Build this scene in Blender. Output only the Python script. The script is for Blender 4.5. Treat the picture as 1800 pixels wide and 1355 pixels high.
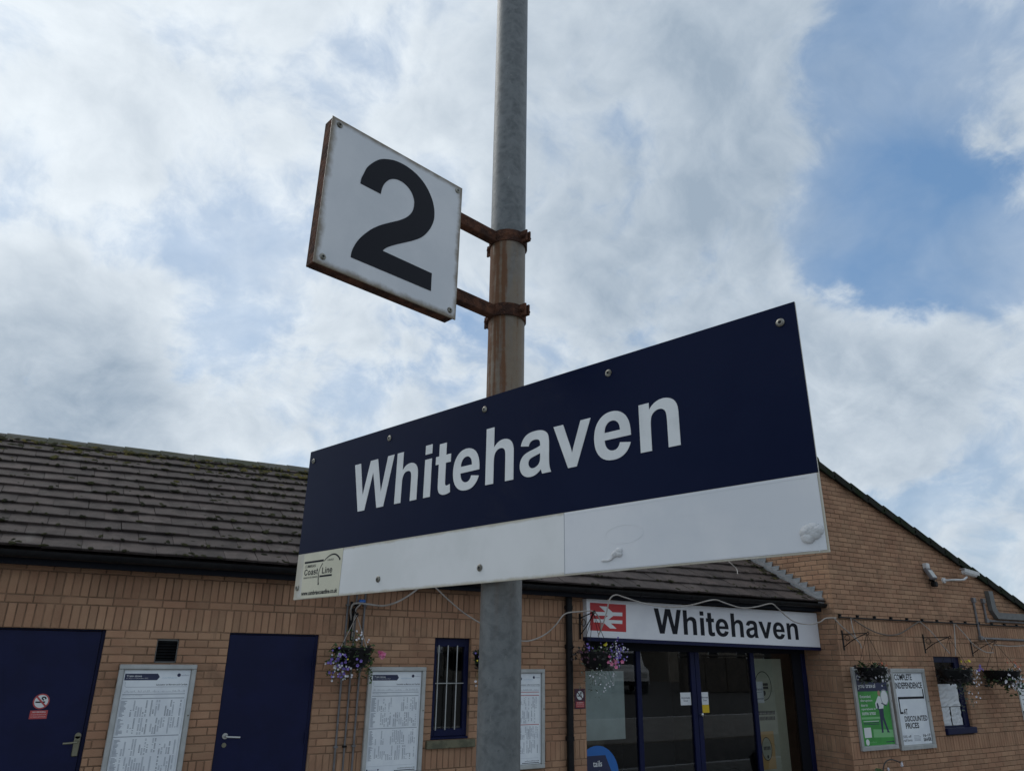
import bpy, math, random
from math import radians, sin, cos, pi, sqrt, atan2
from mathutils import Matrix, Vector, Euler

random.seed(7)
for o in list(bpy.data.objects):
    bpy.data.objects.remove(o)
SC = bpy.context.scene
COL = SC.collection

# ------------------------------------------------------------------ camera
CAM = Vector((0.0, -8.5068, 1.9664))
C_R = Vector((0.8581, -0.5132, 0.0149)); C_U = Vector((-0.1868, -0.2850, 0.9401)); C_F = Vector((0.4783, 0.8095, 0.3405))
cam = bpy.data.cameras.new('camera'); camo = bpy.data.objects.new('camera', cam); COL.objects.link(camo)
cam.lens = 25.704; cam.sensor_width = 36; cam.clip_end = 2000; cam.clip_start = 0.05
m3 = Matrix((C_R, C_U, -C_F)).transposed()
camo.matrix_world = Matrix.Translation(CAM) @ m3.to_4x4()
SC.camera = camo
FPX = 1285.2 / 1800.0


def proj(p):
    """normalised picture position (0..1, 0..0.75) and depth, used only to rank pieces by size"""
    d = Vector(p) - CAM
    z = d.dot(C_F)
    if z < 0.05:
        return -9, -9, -1
    return 0.5 + FPX * d.dot(C_R) / z, 0.3764 - FPX * d.dot(C_U) / z, z


# ------------------------------------------------------------------ sky, sun, exposure
SUN_EL, SUN_AZ = radians(48), radians(-22)      # azimuth from +Y towards +X: behind the station, to the left
SUN_DIR = Vector((sin(SUN_AZ) * cos(SUN_EL), cos(SUN_AZ) * cos(SUN_EL), sin(SUN_EL)))
SC.view_settings.view_transform = 'Standard'
SC.view_settings.look = 'None'
SC.view_settings.exposure = 0.17
SC.view_settings.gamma = 1.0
SC.view_settings.use_curve_mapping = False


class NT:
    """tiny node-tree helper"""
    def __init__(s, tree):
        s.t = tree; s.n = tree.nodes; s.l = tree.links

    def new(s, kind, **kw):
        n = s.n.new(kind)
        for k, v in kw.items():
            setattr(n, k, v)
        return n

    def val(s, sock, v):
        if isinstance(v, bpy.types.NodeSocket):
            s.l.new(v, sock)
        else:
            sock.default_value = v

    def math(s, op, a, b=0.0, c=0.0, clamp=False):
        n = s.new('ShaderNodeMath', operation=op, use_clamp=clamp)
        for i, v in enumerate((a, b, c)):
            s.val(n.inputs[i], v)
        return n.outputs[0]

    def vmath(s, op, a, b=(0, 0, 0)):
        n = s.new('ShaderNodeVectorMath', operation=op)
        s.val(n.inputs[0], a); s.val(n.inputs[1], b)
        return n.outputs['Value'] if op == 'DOT_PRODUCT' else n.outputs[0]

    def ramp(s, v, a, b, c=0.0, d=1.0, smooth=True):
        n = s.new('ShaderNodeMapRange', interpolation_type='SMOOTHSTEP' if smooth else 'LINEAR')
        s.val(n.inputs[0], v)
        for i, x in enumerate((a, b, c, d)):
            s.val(n.inputs[i + 1], x)
        return n.outputs[0]

    def noise(s, vec, scale, detail=4, rough=0.55, dist=0.0):
        n = s.new('ShaderNodeTexNoise')
        if vec is not None:
            s.l.new(vec, n.inputs['Vector'])
        n.inputs['Scale'].default_value = scale; n.inputs['Detail'].default_value = detail
        n.inputs['Roughness'].default_value = rough; n.inputs['Distortion'].default_value = dist
        return n.outputs['Fac']

    def mix(s, f, a, b, mode='MIX'):
        n = s.new('ShaderNodeMix', data_type='RGBA', blend_type=mode)
        s.val(n.inputs[0], f); s.val(n.inputs[6], a); s.val(n.inputs[7], b)
        return n.outputs[2]

    def sep(s, v):
        n = s.new('ShaderNodeSeparateXYZ'); s.l.new(v, n.inputs[0]); return n.outputs

    def comb(s, x, y, z):
        n = s.new('ShaderNodeCombineXYZ')
        for i, v in enumerate((x, y, z)):
            s.val(n.inputs[i], v)
        return n.outputs[0]


W = bpy.data.worlds.new('World'); SC.world = W; W.use_nodes = True
W.node_tree.nodes.clear()
k = NT(W.node_tree)
out = k.new('ShaderNodeOutputWorld'); bg = k.new('ShaderNodeBackground'); bg.inputs['Strength'].default_value = 0.1
k.l.new(bg.outputs[0], out.inputs[0])
sky = k.new('ShaderNodeTexSky', sky_type='NISHITA')
sky.sun_disc = False; sky.sun_elevation = SUN_EL; sky.sun_rotation = SUN_AZ
sky.air_density = 1.0; sky.dust_density = 0.6; sky.ozone_density = 1.5
tc = k.new('ShaderNodeTexCoord').outputs['Generated']
sx, sy, sz = k.sep(tc)
den = k.math('ADD', k.math('MAXIMUM', sz, 0.0), 0.75)
pp = k.comb(k.math('DIVIDE', sx, den), k.math('DIVIDE', sy, den), 0.0)
warp = k.new('ShaderNodeTexNoise'); k.l.new(pp, warp.inputs['Vector']); warp.inputs['Scale'].default_value = 5.0; warp.inputs['Detail'].default_value = 4
pw = k.vmath('ADD', pp, k.vmath('MULTIPLY', k.vmath('SUBTRACT', warp.outputs['Color'], (0.5, 0.5, 0.5)), (0.11, 0.11, 0.0)))
big = k.noise(pp, 3.0, 3, 0.5, 0.0)
mid = k.noise(k.vmath('ADD', pw, (3.1, 7.7, 0)), 9.5, 13, 0.60, 0.0)
lit = k.noise(k.vmath('ADD', pw, (3.1 + 0.020 * sin(SUN_AZ), 7.7 + 0.020 * cos(SUN_AZ), 0)), 9.5, 13, 0.60, 0.0)
fine = k.noise(k.vmath('ADD', pw, (1.3, 4.4, 0)), 24.0, 8, 0.6, 0.0)
cover = k.math('ADD', k.math('ADD', k.math('MULTIPLY', big, 0.40), k.math('MULTIPLY', mid, 0.52)), k.math('MULTIPLY', fine, 0.08))


def blobs(start, items):
    v = start
    for d, a, b, amt in items:
        dn = Vector(d).normalized()
        v = k.math('ADD', v, k.math('MULTIPLY', k.ramp(k.vmath('DOT_PRODUCT', tc, tuple(dn)), a, b), amt))
    return v


# breaks in the cloud (direction, outer and inner cosine, amount) and denser banks
cover = blobs(cover, [((0.762, 0.440, 0.470), 0.990, 0.9997, -0.15), ((0.808, 0.375, 0.448), 0.992, 0.9997, -0.12), ((0.715, 0.31, 0.610), 0.978, 0.9996, -0.07),
                      ((0.652, 0.597, 0.467), 0.996, 0.9999, -0.07), ((0.061, 0.896, 0.439), 0.990, 0.9998, -0.055), ((-0.25, 0.80, 0.54), 0.94, 1.0, 0.06),
                      ((0.384, 0.835, 0.393), 0.994, 0.9998, -0.07), ((0.53, 0.61, 0.587), 0.95, 1.0, 0.09), ((-0.068, 0.961, 0.269), 0.98, 1.0, 0.10),
                      ((0.80, 0.50, 0.33), 0.985, 1.0, 0.10), ((0.78, 0.25, 0.50), 0.992, 1.0, 0.08)])
sharp = k.ramp(cover, 0.42, 0.53)
veil = blobs(0.62, [((0.785, 0.405, 0.468), 0.986, 0.9992, -0.46), ((0.72, 0.30, 0.61), 0.975, 0.9990, -0.22), ((0.061, 0.896, 0.439), 0.98, 0.9995, -0.04), ((0.384, 0.835, 0.393), 0.994, 0.9999, -0.3)])
veil = k.math('ADD', veil, k.ramp(k.noise(pw, 6.0, 6, 0.55, 0.0), 0.3, 0.7, -0.16, 0.16), clamp=True)
dens = k.math('ADD', sharp, k.math('MULTIPLY', k.math('SUBTRACT', 1.0, sharp), veil), clamp=True)
sunny = k.ramp(k.vmath('DOT_PRODUCT', tc, tuple(SUN_DIR)), 0.45, 1.0)
relief = k.math('MULTIPLY', k.math('SUBTRACT', mid, lit), 1.25)
lum = k.math('ADD', k.math('MULTIPLY', sunny, 0.40), k.math('ADD', relief, k.ramp(cover, 0.42, 0.68, 0.52, 0.16)))
lum = k.math('ADD', blobs(lum, [((0.60, 0.52, 0.61), 0.92, 1.0, -0.30), ((-0.068, 0.961, 0.269), 0.982, 0.9995, -0.42), ((0.75, 0.55, 0.36), 0.98, 1.0, 0.16), ((-0.25, 0.80, 0.54), 0.93, 1.0, 0.12)]), 0.0, clamp=True)
cloud = k.mix(lum, (3.05, 3.8, 4.68, 1), (7.6, 8.22, 8.75, 1))
blue = k.mix(0.55, k.mix(1.0, sky.outputs[0], (0.80, 0.95, 1.0, 1), 'MULTIPLY'), (1.75, 3.2, 5.5, 1))
k.l.new(k.mix(dens, blue, cloud), bg.inputs['Color'])

sl = bpy.data.lights.new('sun', 'SUN'); sl.energy = 0.8; sl.angle = radians(25); sl.color = (1.0, 0.96, 0.9)
so = bpy.data.objects.new('sun', sl); COL.objects.link(so)
so.rotation_euler = SUN_DIR.to_track_quat('Z', 'Y').to_euler()

# ------------------------------------------------------------------ materials
MATS = {}


def mat(name, col, rough=0.6, col2=None, nscale=6.0, lo=0.4, hi=0.6, metal=0.0, rnd=0.0, bump=0.0, bscale=60.0, spec=0.5,
        dirt=None, stretch=None, stains=None, local=False, runs=None):
    m = bpy.data.materials.new(name); m.use_nodes = True; MATS[name] = m
    t = NT(m.node_tree); b = t.n['Principled BSDF']
    b.inputs['Roughness'].default_value = rough; b.inputs['Metallic'].default_value = metal
    b.inputs['Specular IOR Level'].default_value = spec
    if local:
        pos = t.new('ShaderNodeTexCoord').outputs['Object']
    else:
        pos = t.new('ShaderNodeNewGeometry').outputs['Position']
    vec = pos if not stretch else t.vmath('MULTIPLY', pos, stretch)
    c = (*col, 1)
    if col2:
        c = t.mix(t.ramp(t.noise(vec, nscale, 6, 0.6), lo, hi), c, (*col2, 1))
    if stains:                      # irregular blotches of another colour
        c = t.mix(t.math('MULTIPLY', t.ramp(t.noise(pos, stains[1], 7, 0.65, 0.4), stains[2], stains[3]), stains[4]), c, (*stains[0], 1))
    if runs:                        # vertical water marks: colour, threshold, amount
        rv = t.vmath('ADD', t.vmath('MULTIPLY', pos, (9.0, 9.0, 0.9)), (5.0, 2.0, 0.0))
        c = t.mix(t.math('MULTIPLY', t.ramp(t.noise(rv, 1.0, 6, 0.65, 0.3), runs[1], runs[1] + 0.13), runs[2]), c, (*runs[0], 1))
    if rnd:
        oi = t.new('ShaderNodeObjectInfo').outputs['Random']
        isl = t.new('ShaderNodeNewGeometry').outputs['Random Per Island']
        r = t.math('FRACT', t.math('ADD', oi, isl))
        c = t.mix(1.0, c, t.mix(r, (1 - rnd, 1 - rnd, 1 - rnd, 1), (1 + rnd, 1 + rnd * .9, 1 + rnd * .8, 1)), 'MULTIPLY')
    if dirt:                        # grime gathered along the rim of a panel (u, v of its bounding box)
        g = t.sep(t.new('ShaderNodeTexCoord').outputs['Generated'])
        e = None
        for ax in dirt[1]:
            q = t.math('SUBTRACT', 0.5, t.math('ABSOLUTE', t.math('SUBTRACT', g[ax], 0.5)))
            e = q if e is None else t.math('MINIMUM', e, q)
        e = t.math('ADD', e, t.math('MULTIPLY', t.math('SUBTRACT', t.noise(pos, 14, 6, 0.7), 0.5), dirt[2] * 1.6))
        c = t.mix(t.math('MULTIPLY', t.ramp(e, 0.0, dirt[2], 1.0, 0.0), dirt[3]), c, (*dirt[0], 1))
    if isinstance(c, tuple):
        b.inputs['Base Color'].default_value = c
    else:
        t.l.new(c, b.inputs['Base Color'])
    if bump:
        bn = t.new('ShaderNodeBump'); bn.inputs['Strength'].default_value = bump; bn.inputs['Distance'].default_value = 0.01
        t.l.new(t.noise(vec, bscale, 5, 0.6), bn.inputs['Height']); t.l.new(bn.outputs[0], b.inputs['Normal'])
    return m


BRICK = mat('buff_brick', (0.395, 0.240, 0.150), 0.9, (0.345, 0.193, 0.121), 2.2, 0.35, 0.65, rnd=0.135, bump=0.5, bscale=90, spec=0.2,
            stains=((0.16, 0.11, 0.075), 1.7, 0.54, 0.72, 0.55), runs=((0.13, 0.085, 0.058), 0.6, 0.5))
MORTAR = mat('mortar', (0.17, 0.112, 0.074), 0.95, (0.30, 0.192, 0.125), 1.8, 0.38, 0.6, bump=0.4, bscale=120, spec=0.1)
MORTAR_W = mat('dark_mortar', (0.13, 0.09, 0.06), 0.95, (0.21, 0.145, 0.096), 1.6, 0.4, 0.62, bump=0.4, bscale=120, spec=0.1)
MORTAR_PALE = mat('pale_mortar', (0.27, 0.2, 0.145), 0.95, (0.2, 0.145, 0.1), 3.0, bump=0.4, bscale=120, spec=0.1)
TILE = mat('concrete_tile', (0.080, 0.063, 0.058), 0.85, (0.05, 0.04, 0.037), 5.0, 0.35, 0.65, rnd=0.2, bump=0.6, bscale=80, spec=0.25,
           stains=((0.13, 0.12, 0.108), 4.0, 0.56, 0.72, 0.5))
VERGE = mat('mossy_verge', (0.03, 0.031, 0.027), 0.95, (0.02, 0.028, 0.015), 5.0, rnd=0.15, bump=0.6, spec=0.1)
RIDGE = mat('ridge_tile', (0.075, 0.075, 0.064), 0.9, (0.05, 0.055, 0.036), 4.0, rnd=0.15, bump=0.5, spec=0.2)
MOSS_DARK = mat('dark_moss', (0.022, 0.022, 0.015), 1.0, (0.04, 0.04, 0.02), 9, bump=0.8, spec=0.05)
MOSS_GREEN = mat('yellow_moss', (0.105, 0.085, 0.03), 1.0, (0.05, 0.05, 0.02), 7, bump=0.8, spec=0.05)
NAVY = mat('navy_paint', (0.0065, 0.0095, 0.046), 0.45, (0.0055, 0.008, 0.038), 3.0, rnd=0.03, bump=0.06, bscale=25, spec=0.2)
NAVY_VINYL = mat('navy_vinyl', (0.0032, 0.0072, 0.031), 0.3, (0.005, 0.0095, 0.035), 2.0, bump=0.012, bscale=8, spec=0.07,
                 stains=((0.016, 0.018, 0.036), 3.2, 0.55, 0.72, 0.55))
BLACK = mat('black_plastic', (0.006, 0.006, 0.007), 0.5, (0.010, 0.010, 0.011), 8, spec=0.2)
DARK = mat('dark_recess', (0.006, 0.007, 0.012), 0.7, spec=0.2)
WHITE = mat('white_enamel', (0.66, 0.67, 0.66), 0.32, (0.72, 0.725, 0.72), 3, dirt=((0.36, 0.31, 0.20), (0, 1), 0.07, 0.75), local=False,
            bump=0.01, bscale=6)
WHITE2 = mat('white_cover_vinyl', (0.63, 0.65, 0.68), 0.35, (0.69, 0.7, 0.72), 3, bump=0.03, bscale=10)
FASCIA = mat('white_fascia_panel', (0.74, 0.74, 0.76), 0.4, (0.68, 0.68, 0.71), 1.5)
PLATE = mat('white_number_plate', (0.60, 0.62, 0.645), 0.33, (0.66, 0.675, 0.695), 4, dirt=((0.17, 0.13, 0.08), (0, 1), 0.045, 0.95), bump=0.015, bscale=9)
LETTER = mat('pale_lettering', (0.72, 0.74, 0.74), 0.4, (0.66, 0.68, 0.68), 12)
INK = mat('black_ink', (0.009, 0.010, 0.016), 0.45, spec=0.15)
NAVY_INK = mat('navy_ink', (0.02, 0.025, 0.07), 0.5)
GREY_INK = mat('grey_print', (0.3, 0.33, 0.38), 0.6)
CREAM = mat('cream_vinyl', (0.63, 0.60, 0.46), 0.4, (0.57, 0.55, 0.42), 9)
RUST = mat('rusty_steel', (0.115, 0.05, 0.03), 0.9, (0.045, 0.023, 0.017), 22, 0.4, 0.62, bump=0.9, bscale=70, spec=0.2,
           stains=((0.20, 0.085, 0.04), 40, 0.55, 0.7, 0.6))
RIVET = mat('grey_rivet', (0.30, 0.29, 0.25), 0.4, (0.11, 0.10, 0.08), 60, metal=0.5)
ALU = mat('aluminium', (0.46, 0.47, 0.46), 0.45, (0.40, 0.41, 0.40), 6, metal=0.35)
GREYPAINT = mat('grey_conduit', (0.175, 0.165, 0.17), 0.55, (0.13, 0.122, 0.122), 10)
TRUNK = mat('grey_trunking', (0.115, 0.115, 0.11), 0.55, (0.14, 0.14, 0.135), 8)
LEAD = mat('lead_flashing', (0.22, 0.235, 0.245), 0.5, (0.29, 0.30, 0.31), 10, metal=0.3, bump=0.3, bscale=30)
PAPER = mat('poster_paper', (0.76, 0.80, 0.83), 0.35, (0.7, 0.74, 0.78), 4, bump=0.12, bscale=7)
PAPER2 = mat('white_paper', (0.66, 0.67, 0.68), 0.6, (0.58, 0.6, 0.62), 6, bump=0.2, bscale=12)
PALEBLUE = mat('pale_blue_print', (0.42, 0.56, 0.66), 0.4)
GREEN = mat('green_print', (0.05, 0.32, 0.055), 0.4, (0.04, 0.26, 0.045), 4)
LIGHTGREEN = mat('light_green_print', (0.20, 0.47, 0.2), 0.4)
SIGNGREEN = mat('sign_green', (0.01, 0.23, 0.16), 0.4)
SIGNWHITE = mat('print_white', (0.68, 0.7, 0.7), 0.45)
RED = mat('signal_red', (0.46, 0.022, 0.025), 0.4, (0.42, 0.02, 0.025), 5)
PALERED = mat('sign_red', (0.42, 0.06, 0.06), 0.45)
MAROON = mat('maroon_board', (0.06, 0.012, 0.03), 0.45)
YELLOW = mat('yellow_sticker', (0.62, 0.42, 0.01), 0.45)
SKYBLUE = mat('bright_blue_vinyl', (0.02, 0.13, 0.42), 0.4)
SKIN = mat('print_skin', (0.42, 0.22, 0.15), 0.5)
BOARD = mat('pale_window_board', (0.58, 0.65, 0.64), 0.6, (0.52, 0.58, 0.57), 3)
BANNER = mat('sage_banner', (0.46, 0.46, 0.36), 0.6, (0.42, 0.42, 0.33), 4)
ORANGE = mat('tan_banner', (0.62, 0.38, 0.15), 0.6)
STONE = mat('sill_stone', (0.16, 0.15, 0.10), 0.9, (0.1, 0.1, 0.07), 9, bump=0.5, spec=0.2)
CABLE = mat('white_cable', (0.36, 0.33, 0.30), 0.5, (0.28, 0.245, 0.215), 6)
BLUEPLASTIC = mat('blue_plastic', (0.02, 0.12, 0.42), 0.45)
FILLER = mat('white_filler', (0.64, 0.65, 0.66), 0.6, (0.55, 0.56, 0.57), 20, bump=0.6, bscale=60)
CAMWHITE = mat('camera_white', (0.62, 0.62, 0.62), 0.4, (0.55, 0.55, 0.54), 9)
LEAF = mat('leaf_green', (0.065, 0.11, 0.03), 0.6, (0.025, 0.05, 0.015), 30, rnd=0.35)
LEAF_GREY = mat('silver_leaf', (0.16, 0.19, 0.15), 0.7, (0.1, 0.13, 0.09), 30, rnd=0.25)
LEAF_DARK = mat('dark_leaf', (0.02, 0.026, 0.018), 0.6, (0.03, 0.02, 0.028), 30, rnd=0.3)
PET_VIOLET = mat('violet_petal', (0.23, 0.14, 0.5), 0.6, (0.16, 0.12, 0.42), 30, rnd=0.2)
PET_WHITE = mat('white_petal', (0.62, 0.6, 0.64), 0.6, rnd=0.15)
PET_PINK = mat('pink_petal', (0.62, 0.12, 0.26), 0.6, (0.6, 0.22, 0.34), 30, rnd=0.15)
PET_YELLOW = mat('yellow_petal', (0.6, 0.5, 0.02), 0.6)
PET_ORANGE = mat('salmon_petal', (0.45, 0.12, 0.06), 0.6, rnd=0.2)
CHROME = mat('steel_handle', (0.5, 0.5, 0.48), 0.3, metal=0.85)
BRASS = mat('worn_handle', (0.22, 0.21, 0.15), 0.4, metal=0.6)
ROOM = mat('dim_plaster', (0.11, 0.105, 0.095), 0.85, (0.08, 0.08, 0.075), 2)
ROOMDARK = mat('dark_furniture', (0.02, 0.02, 0.022), 0.6)
WARM = mat('tan_furniture', (0.16, 0.13, 0.09), 0.7, (0.1, 0.085, 0.06), 4)
ASPHALT = mat('asphalt', (0.085, 0.084, 0.083), 0.9, (0.12, 0.115, 0.11), 5, bump=0.5)
PAVING = mat('paving', (0.34, 0.33, 0.31), 0.9, (0.27, 0.26, 0.245), 2, bump=0.3)
RENDER = mat('house_render', (0.36, 0.33, 0.28), 0.9, (0.3, 0.275, 0.235), 2, bump=0.3)
RUBBLE = mat('rubble_stone', (0.17, 0.15, 0.13), 0.95, (0.09, 0.085, 0.08), 6, bump=0.9, bscale=10)
VANWHITE = mat('van_white', (0.74, 0.75, 0.76), 0.25, spec=0.6)
RUBBER = mat('tyre_rubber', (0.012, 0.012, 0.012), 0.8)
WINDARK = mat('tinted_glass', (0.012, 0.014, 0.016), 0.08)


POLE_XY = (1.046, -6.696)


def pole_material():
    m = bpy.data.materials.new('galvanised_pole'); m.use_nodes = True
    t = NT(m.node_tree); b = t.n['Principled BSDF']
    pos = t.new('ShaderNodeNewGeometry').outputs['Position']
    x, y, z = t.sep(pos)
    spang = t.new('ShaderNodeTexVoronoi'); spang.inputs['Scale'].default_value = 55
    t.l.new(pos, spang.inputs['Vector'])
    c = t.mix(t.ramp(t.noise(pos, 26, 6, 0.7, 0.6), 0.36, 0.66), (0.085, 0.095, 0.099, 1), (0.15, 0.162, 0.166, 1))
    c = t.mix(t.math('MULTIPLY', spang.outputs['Distance'], 0.45), c, (0.20, 0.21, 0.21, 1))
    scuff = t.ramp(t.noise(t.vmath('MULTIPLY', pos, (60, 60, 22)), 1.0, 6, 0.72, 1.2), 0.64, 0.75)
    c = t.mix(t.math('MULTIPLY', scuff, 0.75), c, (0.33, 0.33, 0.31, 1))
    pits = t.ramp(t.noise(t.vmath('ADD', pos, (3, 1, 9)), 85, 3, 0.6), 0.66, 0.74)
    c = t.mix(t.math('MULTIPLY', pits, 0.6), c, (0.06, 0.062, 0.06, 1))
    run = t.noise(t.vmath('MULTIPLY', pos, (42, 42, 1.6)), 1.0, 4, 0.6)
    run2 = t.noise(t.vmath('MULTIPLY', pos, (20, 20, 3.0)), 1.0, 6, 0.65)
    rm = t.math('MULTIPLY', t.ramp(z, 1.9, 2.7), t.ramp(z, 3.195, 3.215, 1.0, 0.0))
    wash = t.math('MULTIPLY', rm, t.ramp(run2, 0.3, 0.6, 0.45, 1.0))
    c = t.mix(t.math('MULTIPLY', wash, 0.78), c, (0.20, 0.14, 0.082, 1))
    left = t.math('ADD', t.math('MULTIPLY', t.math('SUBTRACT', x, POLE_XY[0]), -15.0), t.math('MULTIPLY', t.math('SUBTRACT', y, POLE_XY[1]), 9.0))   # weather side, -1..1
    heavy = t.math('MULTIPLY', rm, t.ramp(t.math('ADD', t.math('ADD', run, t.math('MULTIPLY', left, 0.10)), t.math('MULTIPLY', t.math('SUBTRACT', t.noise(pos, 30, 6, 0.7), 0.5), 0.35)), 0.47, 0.66))
    c = t.mix(t.math('MULTIPLY', heavy, 0.85), c, (0.165, 0.072, 0.032, 1))
    t.l.new(c, b.inputs['Base Color'])
    b.inputs['Metallic'].default_value = 0.25
    t.l.new(t.ramp(heavy, 0, 1, 0.5, 0.85), b.inputs['Roughness'])
    bn = t.new('ShaderNodeBump'); bn.inputs['Strength'].default_value = 0.35; bn.inputs['Distance'].default_value = 0.004
    t.l.new(t.noise(pos, 45, 6, 0.7, 0.5), bn.inputs['Height']); t.l.new(bn.outputs[0], b.inputs['Normal'])
    return m


def glass_material():
    m = bpy.data.materials.new('window_glass'); m.use_nodes = True
    t = NT(m.node_tree); t.n.clear()
    o = t.new('ShaderNodeOutputMaterial'); mx = t.new('ShaderNodeMixShader'); tr = t.new('ShaderNodeBsdfTransparent'); gl = t.new('ShaderNodeBsdfGlossy')
    tr.inputs[0].default_value = (0.80, 0.83, 0.82, 1); gl.inputs['Roughness'].default_value = 0.0
    fr = t.new('ShaderNodeFresnel'); fr.inputs[0].default_value = 1.55
    t.l.new(t.math('MULTIPLY', fr.outputs[0], 1.4, clamp=True), mx.inputs[0])
    t.l.new(tr.outputs[0], mx.inputs[1]); t.l.new(gl.outputs[0], mx.inputs[2]); t.l.new(mx.outputs[0], o.inputs[0])
    return m


POLE = pole_material()
GLASS = glass_material()

# ------------------------------------------------------------------ geometry helpers
WM = {}          # world matrices of what has been built


def props(o, label=None, cat=None, group=None, kind=None):
    for key, v in (('label', label), ('category', cat), ('group', group), ('kind', kind)):
        if v:
            o[key] = v
    return o


def thing(name, label, cat, loc=(0, 0, 0), group=None, m=None):
    o = bpy.data.objects.new(name, None); COL.objects.link(o)
    o.empty_display_size = 0.1
    M = m if m is not None else Matrix.Translation(loc)
    o.matrix_world = M; WM[o.name] = M
    return props(o, label, cat, group)


def link(name, me, parent=None, world=None):
    """put a mesh in the scene; world is its world matrix (default: the parent's)"""
    o = bpy.data.objects.new(name, me); COL.objects.link(o)
    P = WM[parent.name] if parent else Matrix.Identity(4)
    w = world if world is not None else P
    if parent:
        o.parent = parent
        o.matrix_local = P.inverted() @ w
    else:
        o.matrix_world = w
    WM[o.name] = w
    return o


class MB:
    def __init__(s):
        s.v = []; s.f = []

    def add(s, vs, fs, M=None):
        n = len(s.v)
        s.v += [tuple(M @ Vector(p)) if M else tuple(p) for p in vs]
        s.f += [tuple(n + i for i in f) for f in fs]
        return s

    def box(s, x0, x1, y0, y1, z0, z1, M=None):
        vs = [(x, y, z) for z in (z0, z1) for y in (y0, y1) for x in (x0, x1)]
        return s.add(vs, [(0, 2, 3, 1), (4, 5, 7, 6), (0, 1, 5, 4), (2, 6, 7, 3), (0, 4, 6, 2), (1, 3, 7, 5)], M)

    def bbox(s, x0, x1, y0, y1, z0, z1, b=0.004, M=None):
        """box chamfered along all edges"""
        if x0 > x1: x0, x1 = x1, x0
        if y0 > y1: y0, y1 = y1, y0
        if z0 > z1: z0, z1 = z1, z0
        b = min(b, (x1 - x0) * .45, (y1 - y0) * .45, (z1 - z0) * .45)
        X = (x0, x1); Y = (y0, y1); Z = (z0, z1); sg = (1, -1)
        vs = []; idx = {}
        for i in (0, 1):
            for j in (0, 1):
                for q in (0, 1):
                    idx[i, j, q, 0] = len(vs); vs.append((X[i], Y[j] + sg[j] * b, Z[q] + sg[q] * b))
                    idx[i, j, q, 1] = len(vs); vs.append((X[i] + sg[i] * b, Y[j], Z[q] + sg[q] * b))
                    idx[i, j, q, 2] = len(vs); vs.append((X[i] + sg[i] * b, Y[j] + sg[j] * b, Z[q]))
        fs = []
        for i in (0, 1):
            fs.append([idx[i, 0, 0, 0], idx[i, 1, 0, 0], idx[i, 1, 1, 0], idx[i, 0, 1, 0]])
            fs.append([idx[0, i, 0, 1], idx[1, i, 0, 1], idx[1, i, 1, 1], idx[0, i, 1, 1]])
            fs.append([idx[0, 0, i, 2], idx[1, 0, i, 2], idx[1, 1, i, 2], idx[0, 1, i, 2]])
            for j in (0, 1):
                fs.append([idx[i, j, 0, 0], idx[i, j, 1, 0], idx[i, j, 1, 1], idx[i, j, 0, 1]])
                fs.append([idx[i, 0, j, 0], idx[i, 1, j, 0], idx[i, 1, j, 2], idx[i, 0, j, 2]])
                fs.append([idx[0, i, j, 1], idx[1, i, j, 1], idx[1, i, j, 2], idx[0, i, j, 2]])
                for q in (0, 1):
                    fs.append([idx[i, j, q, 0], idx[i, j, q, 1], idx[i, j, q, 2]])
        cx = Vector(((x0 + x1) / 2, (y0 + y1) / 2, (z0 + z1) / 2)); ff = []
        for f in fs:
            p = [Vector(vs[a]) for a in f]
            n = (p[1] - p[0]).cross(p[2] - p[0]); c = sum(p, Vector()) / len(p)
            ff.append(tuple(f) if n.dot(c - cx) > 0 else tuple(reversed(f)))
        return s.add(vs, ff, M)

    def prism(s, poly, a, b, axes='xz', M=None):
        """polygon in two axes extruded along the third from a to b"""
        def P(u, v, w):
            return {'xz': (u, w, v), 'xy': (u, v, w), 'yz': (w, u, v)}[axes]
        n = len(poly)
        ar = sum(poly[i][0] * poly[(i + 1) % n][1] - poly[(i + 1) % n][0] * poly[i][1] for i in range(n))
        vs = [P(u, v, a) for u, v in poly] + [P(u, v, b) for u, v in poly]
        fs = [tuple(range(n)), tuple(range(2 * n - 1, n - 1, -1))]
        fs += [(i, i + n, (i + 1) % n + n, (i + 1) % n) for i in range(n)]
        flip = (ar > 0) != (axes == 'xz')
        flip = flip if b > a else not flip
        if flip:
            fs = [tuple(reversed(f)) for f in fs]
        return s.add(vs, fs, M)

    def quad(s, a, b, c, d, M=None):
        return s.add([a, b, c, d], [(0, 1, 2, 3)], M)

    def tube(s, pts, r, n=8, M=None, caps=True):
        P = [Vector(p) for p in pts]; rs = r if isinstance(r, (list, tuple)) else [r] * len(P)
        vs = []; up = None
        for i, p in enumerate(P):
            d = (P[min(i + 1, len(P) - 1)] - P[max(i - 1, 0)]).normalized()
            if up is None:
                up = Vector((0, 0, 1)) if abs(d.z) < .9 else Vector((1, 0, 0))
            a = d.cross(up).normalized(); up = a.cross(d).normalized()
            for q in range(n):
                t = 2 * pi * q / n
                vs.append(p + (a * cos(t) + up * sin(t)) * rs[i])
        fs = [(i * n + q, i * n + (q + 1) % n, (i + 1) * n + (q + 1) % n, (i + 1) * n + q) for i in range(len(P) - 1) for q in range(n)]
        if caps:
            fs += [tuple(reversed(range(n))), tuple(range((len(P) - 1) * n, len(P) * n))]
        return s.add(vs, fs, M)

    def lathe(s, prof, n=24, M=None):
        """profile of (radius, height) turned about z"""
        vs = [(r * cos(2 * pi * q / n), r * sin(2 * pi * q / n), z) for r, z in prof for q in range(n)]
        fs = [(i * n + q, i * n + (q + 1) % n, (i + 1) * n + (q + 1) % n, (i + 1) * n + q) for i in range(len(prof) - 1) for q in range(n)]
        return s.add(vs, fs, M)

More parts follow.
